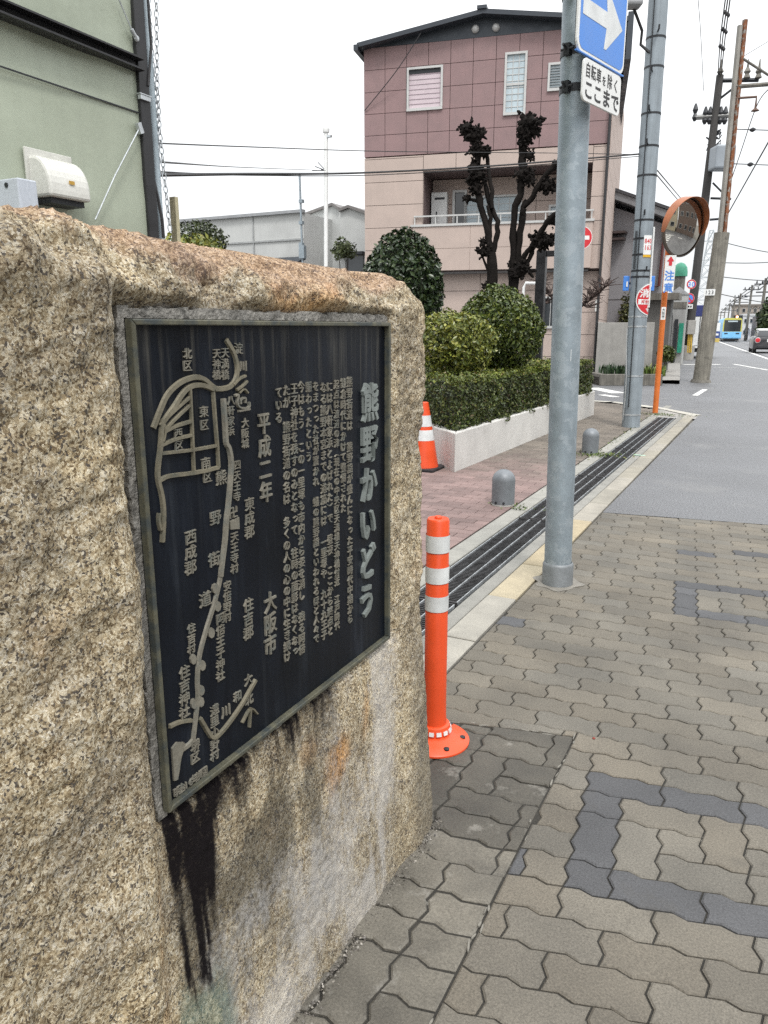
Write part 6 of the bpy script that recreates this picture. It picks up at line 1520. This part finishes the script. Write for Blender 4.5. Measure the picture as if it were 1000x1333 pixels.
# ------------------------------------------------------------------ far end of the street
def fpole(px, ptop, Y, r, lab, arms=((.5, 0.0), (1.2, .2))):
    top = atY(px, ptop, Y); t = thing('distant_pole', lab, 'utility pole', (top[0] - .02 * top[2], Y, 0), 'poles along the tram street'); m = MB(); m.tube([(top[0] - .02 * top[2], Y, 0), top], [r, r * .7], 7); m.build('pole', m_concd, t)
    m = MB()
    for dz, off in arms: m.tube([top + (-.9 + off, 0, -dz), top + (.9 + off, 0, -dz)], r * .35, 4)
    for k in range(4): m.lathe(top + (-.7 + .45 * k, 0, -.45), [(.03, 0), (.08, .1), (.03, .25)], 6)
    m.build('crossarms', m_dark, t)
for a in ((997.5, 362, 78, .17, 'largest distant pole at the right edge of the street'), (979.5, 371, 98, .16, 'second distant pole from the right edge, above the pale building'), (964.5, 382, 120, .16, 'distant pole rising just right of the tram roof'), (957, 388, 142, .15, 'distant pole directly over the tram'), (950.5, 394, 170, .15, 'distant pole over the left half of the tram'), (944.5, 400, 205, .15, 'distant pole over the left edge of the tram'), (939, 405, 250, .15, 'small distant pole just left of the tram roof'), (984, 398, 150, .13, 'slim distant pole before the tan building'), (972, 402, 165, .13, 'short distant pole left of the tan building front')):
    fpole(*a)
# feeder wires strung along those poles
for k, (dy, lab) in enumerate(((0, 'top feeder wire strung along the distant poles'), (5, 'lower feeder wire strung along the distant poles'))):
    wire(lab, [YL(1006, 352 + dy, 70), YL(997.5, 364 + dy, 78), YL(988, 372 + dy, 88), YL(979.5, 373 + dy, 98), YL(964.5, 384 + dy * .7, 120), YL(950, 396 + dy * .5, 170), YL(939, 406, 250)], .05, 'feeder wires of the tram street')
houseblock('tan_block', 'tan and grey apartment block in the distance right of the tram', 'building', 958, 1003, 398, 150, 12, M('tan_plaster', (.32, .28, .24), .85, 0, .1, .5), 'flat', M('tan_roof', (.22, .20, .18), .8), None, 6, 0, 3)
houseblock('white_shopfront', 'white shop block standing before the distant tan block', 'building', 968, 991, 411, 120, 6, M('white_plaster2', (.50, .51, .52), .8, 0, .1, 1), 'flat', None, None, 3, 0, 2)
houseblock('grey_shopfront', 'low grey shop far away behind the tram', 'building', 934, 958, 419, 210, 10, M('grey_block', (.33, .33, .34), .8, 0, .1, .6), 'flat', None, None, 4, 0, 2)
houseblock('brown_house', 'brown distant house half hidden by the black hatchback', 'house', 986, 1006, 412, 95, 6, M('brown_wall', (.20, .16, .14), .8), 'gable', m_roofd, 405, 2)
bush('street_tree', 'dark green tree above the black hatchback at the right edge', 'tree', 986, 1012, 393, 440, 72, 2200, [(.03, .05, .02), (.06, .08, .03)], [2, 1], .38, m_leaf, .6, .25, 61, base=.0, core=.5)
bush('round_street_tree', 'small green tree behind the dark utility pole', 'tree', 917, 932, 396, 436, 66, 900, [(.05, .07, .03), (.09, .11, .04)], [2, 1], .35, m_leaf, .6, .25, 63, base=.0, core=.5)
# signal lamp, small yellow and blue roadside boxes left of the tram
q = atY(961, 412.5, 112); t = thing('traffic_signal', 'distant traffic signal glowing orange above the tram', 'traffic light', (q[0], 112, 0)); MB().tube([(q[0] + .5, 112, 0), (q[0] + .5, 112, q[2]), q], .07, 6).build('post', m_concd, t); MB().box(q, (1.1, .25, .4)).build('housing', m_dark, t)
m_em, n, l, b = nt('signal_amber'); b.inputs['Emission Color'].default_value = (1, .25, .05, 1); b.inputs['Emission Strength'].default_value = 3; MB().lathe(q + (-.1, -.14, 0), [(.16, 0), (.16, -.03)], 12, axis=(0, 1, 0)).build('amber_lamp', m_em, t)
q = atY(933, 437, 88); t = thing('roadside_board', 'blue and yellow road board standing left of the tram', 'sign', (q[0], 88, 0)); MB().box((q[0], 88, .75), (.6, .12, .7)).build('blue_board', M('board_blue', (.04, .07, .22), .5), t); MB().box((q[0], 88, .2), (.6, .2, .38)).build('yellow_base', M('board_yellow', (.5, .38, .1), .6), t); MB().box((q[0], 88, 1.55), (.5, .12, .85)).build('white_top', m_white, t); MB().box((q[0], 87.93, .78), (.35, .02, .2)).build('white_arrow', m_white, t)
# pedestrians far away
def person(px, Y, lab, shirt):
    g_ = atY(px, 446, Y); x = g_[0]; t = thing('person', lab, 'person', (x, Y, 0)); bm = MB()
    me = bpy.data.meshes.new('figure'); V = [(0, 0, .92), (0, 0, 1.15), (0, 0, 1.4), (0, 0, 1.5), (0, 0, 1.68), (-.1, 0, .88), (-.11, .04, .5), (-.11, .1, .05), (.1, 0, .88), (.11, -.06, .5), (.11, -.12, .05), (-.2, 0, 1.38), (-.25, .02, 1.12), (-.24, -.06, .88), (.2, 0, 1.38), (.25, 0, 1.12), (.24, .06, .88)]
    E_ = [(0, 1), (1, 2), (2, 3), (3, 4), (0, 5), (5, 6), (6, 7), (0, 8), (8, 9), (9, 10), (2, 11), (11, 12), (12, 13), (2, 14), (14, 15), (15, 16)]; R_ = [.15, .15, .16, .06, .10, .10, .075, .05, .10, .075, .05, .06, .05, .035, .06, .05, .035]
    me.from_pydata(V, E_, []); o = bpy.data.objects.new('figure', me); COL.objects.link(o); o.parent = t; md = o.modifiers.new('s', 'SKIN'); o.modifiers.new('u', 'SUBSURF').levels = 1
    for k, r in enumerate(R_): me.skin_vertices[0].data[k].radius = (r, r * .8)
    me.skin_vertices[0].data[0].use_root = True; me.materials.append(shirt)
person(970.5, 100, 'distant person in dark clothes walking right of the tram', M('dark_cloth', (.04, .04, .05), .8))
person(974, 104, 'distant person in pale clothes beside the far roadside', M('pale_cloth', (.45, .45, .47), .8))
# lattice tower far behind
Yl = 230.0; c = atY(914, 430, Yl); zt = atY(919, 300, Yl)[2]
t = thing('lattice_tower', 'pale steel lattice tower far behind the concrete pole', 'tower', (c[0], Yl, 0)); m = MB()
for sx in (-1, 1):
    for sy in (-1, 1): m.tube([(c[0] + sx * 3.2, Yl + sy * 3.2, 0), (c[0] + sx * .5, Yl + sy * .5, zt)], .14, 4)
for k in range(9):
    z0_, z1_ = zt * k / 9, zt * (k + 1) / 9; w0, w1 = 3.2 - 2.7 * k / 9, 3.2 - 2.7 * (k + 1) / 9
    for sy in (-1, 1): m.tube([(c[0] - w0, Yl + sy * w0, z0_), (c[0] + w1, Yl + sy * w1, z1_)], .08, 4); m.tube([(c[0] + w0, Yl + sy * w0, z0_), (c[0] - w1, Yl + sy * w1, z1_)], .08, 4); m.tube([(c[0] - w1, Yl + sy * w1, z1_), (c[0] + w1, Yl + sy * w1, z1_)], .07, 4)
m_latt = M('pale_steel', (.42, .45, .47), .5, .2)
m.build('lattice', m_latt, t); m = MB()
for f in (.55, .72, .9): m.tube([(c[0] - 4, Yl, zt * f), (c[0] + 4, Yl, zt * f)], .12, 4)
m.build('arms', m_latt, t)

# ------------------------------------------------------------------ the other side of the street (seen in the mirror) 
def opp(name, label, y0, y1, x, dep, h, mat, nw, ns):
    t = thing(name, label, 'building', (x + dep / 2, (y0 + y1) / 2, 0)); MB().prism([(x, y0, 0), (x + dep, y0, 0), (x + dep, y1, 0), (x, y1, 0)], (0, 0, h)).build('wall', mat, t); MB().box((x + dep / 2, (y0 + y1) / 2, h + .11), (dep + .4, y1 - y0 + .4, .2)).build('roof', m_roofd, t)
    for s_ in range(ns):
        for k in range(nw): f = MB().box((x - .02, y0 + (y1 - y0) * (k + .5) / nw, h * (s_ + .55) / ns), (.08, (y1 - y0) / nw * .5, h / ns * .4)).build('window', m_alu, t); MB().box((x - .065, y0 + (y1 - y0) * (k + .5) / nw, h * (s_ + .55) / ns), (.02, (y1 - y0) / nw * .42, h / ns * .34)).build('pane', m_glassd, f)
opp('cream_building', 'cream two storey building across the street, seen in the mirror', 3, 13, 14.3, 9, 6.4, M('cream_wall', (.48, .42, .30), .8, 0, .1, 1), 3, 2)
opp('brown_building', 'brown three storey building across the street, seen in the mirror', 13.6, 24, 14.3, 9, 9.0, M('brown_block', (.16, .12, .10), .8, 0, .1, 1), 4, 3)
opp('grey_building', 'grey building across the street nearest the camera', -9, 2.4, 14.3, 9, 7.5, M('grey_wall', (.28, .28, .29), .8, 0, .1, 1), 4, 2)
m = MB()
for k in range(5): strip(m, (9.5, 2 + k * 3.2), (9.5, 3.6 + k * 3.2), .3)
for k in range(6): strip(m, (4.2 + k * .9, 10.2), (4.2 + k * .9, 12.6), .42)
struct(m.build('crossing_marking', m_mark))

# ------------------------------------------------------------------ small things on the ground
for (px, py, c, lab) in ((773, 962, (.20, .03, .02), 'small dark red crumb lying on the paving right of the orange post'),):
    p = G(px, py); m = MB(); m.lathe(p + ZZ * .0, [(.004, 0), (.006, .003), (.003, .006)], 7); tag(m.build('litter', M('crumb', c, .7), None, loc=p), lab, 'litter')
p = G(833, 593); m = MB(); m.prism([p + np.array(q) for q in ((-.06, -.02, .0045), (.06, -.02, .0045), (.06, .02, .0045), (-.06, .02, .0045))], (0, 0, .001)); struct(m.build('survey_mark', M('pale_green_paint', (.42, .62, .50), .7)))
# moss at the feet of bollards and along the gutter
m = MB(); MP = []
for cx, cy, n_, sx, sy in ((-1.72, 8.66, 420, .14, .10), (-1.74, 5.72, 60, .1, .06), (-1.66, 13.3, 260, .25, .12), (-1.74, 10, 120, .03, 1.5), (-.75, 6.0, 0, .1, .1)):
    for k in range(n_): MP.append((cx + rnd.gauss(0, sx), cy + rnd.gauss(0, sy), .004 + rnd.random() * .012))
MP = np.array(MP); o = leaves('moss', MP, np.tile((0, 0, 1.), (len(MP), 1)), .026, tints(len(MP), [(.10, .15, .03), (.06, .09, .025), (.16, .17, .06)], [3, 2, 1]), m_leaf, None, .45); tag(o, 'green moss and small weeds along the drain and bollard feet', 'moss', None, 'stuff')
# grit lying in the joint under the stone
GP = []
for k in range(900): u = rnd.uniform(.9, 1.8); GP.append((-.735 + rnd.gauss(0, .012), u, .001))
GP = np.array(GP); o = leaves('grit', GP, np.tile((0, 0, 1.), (len(GP), 1)), .006, tints(len(GP), [(.20, .185, .16), (.10, .09, .08), (.28, .26, .23)], [2, 3, 1]), m_leaf, None, .9); tag(o, 'loose grit along the foot of the stone', 'grit', None, 'stuff')
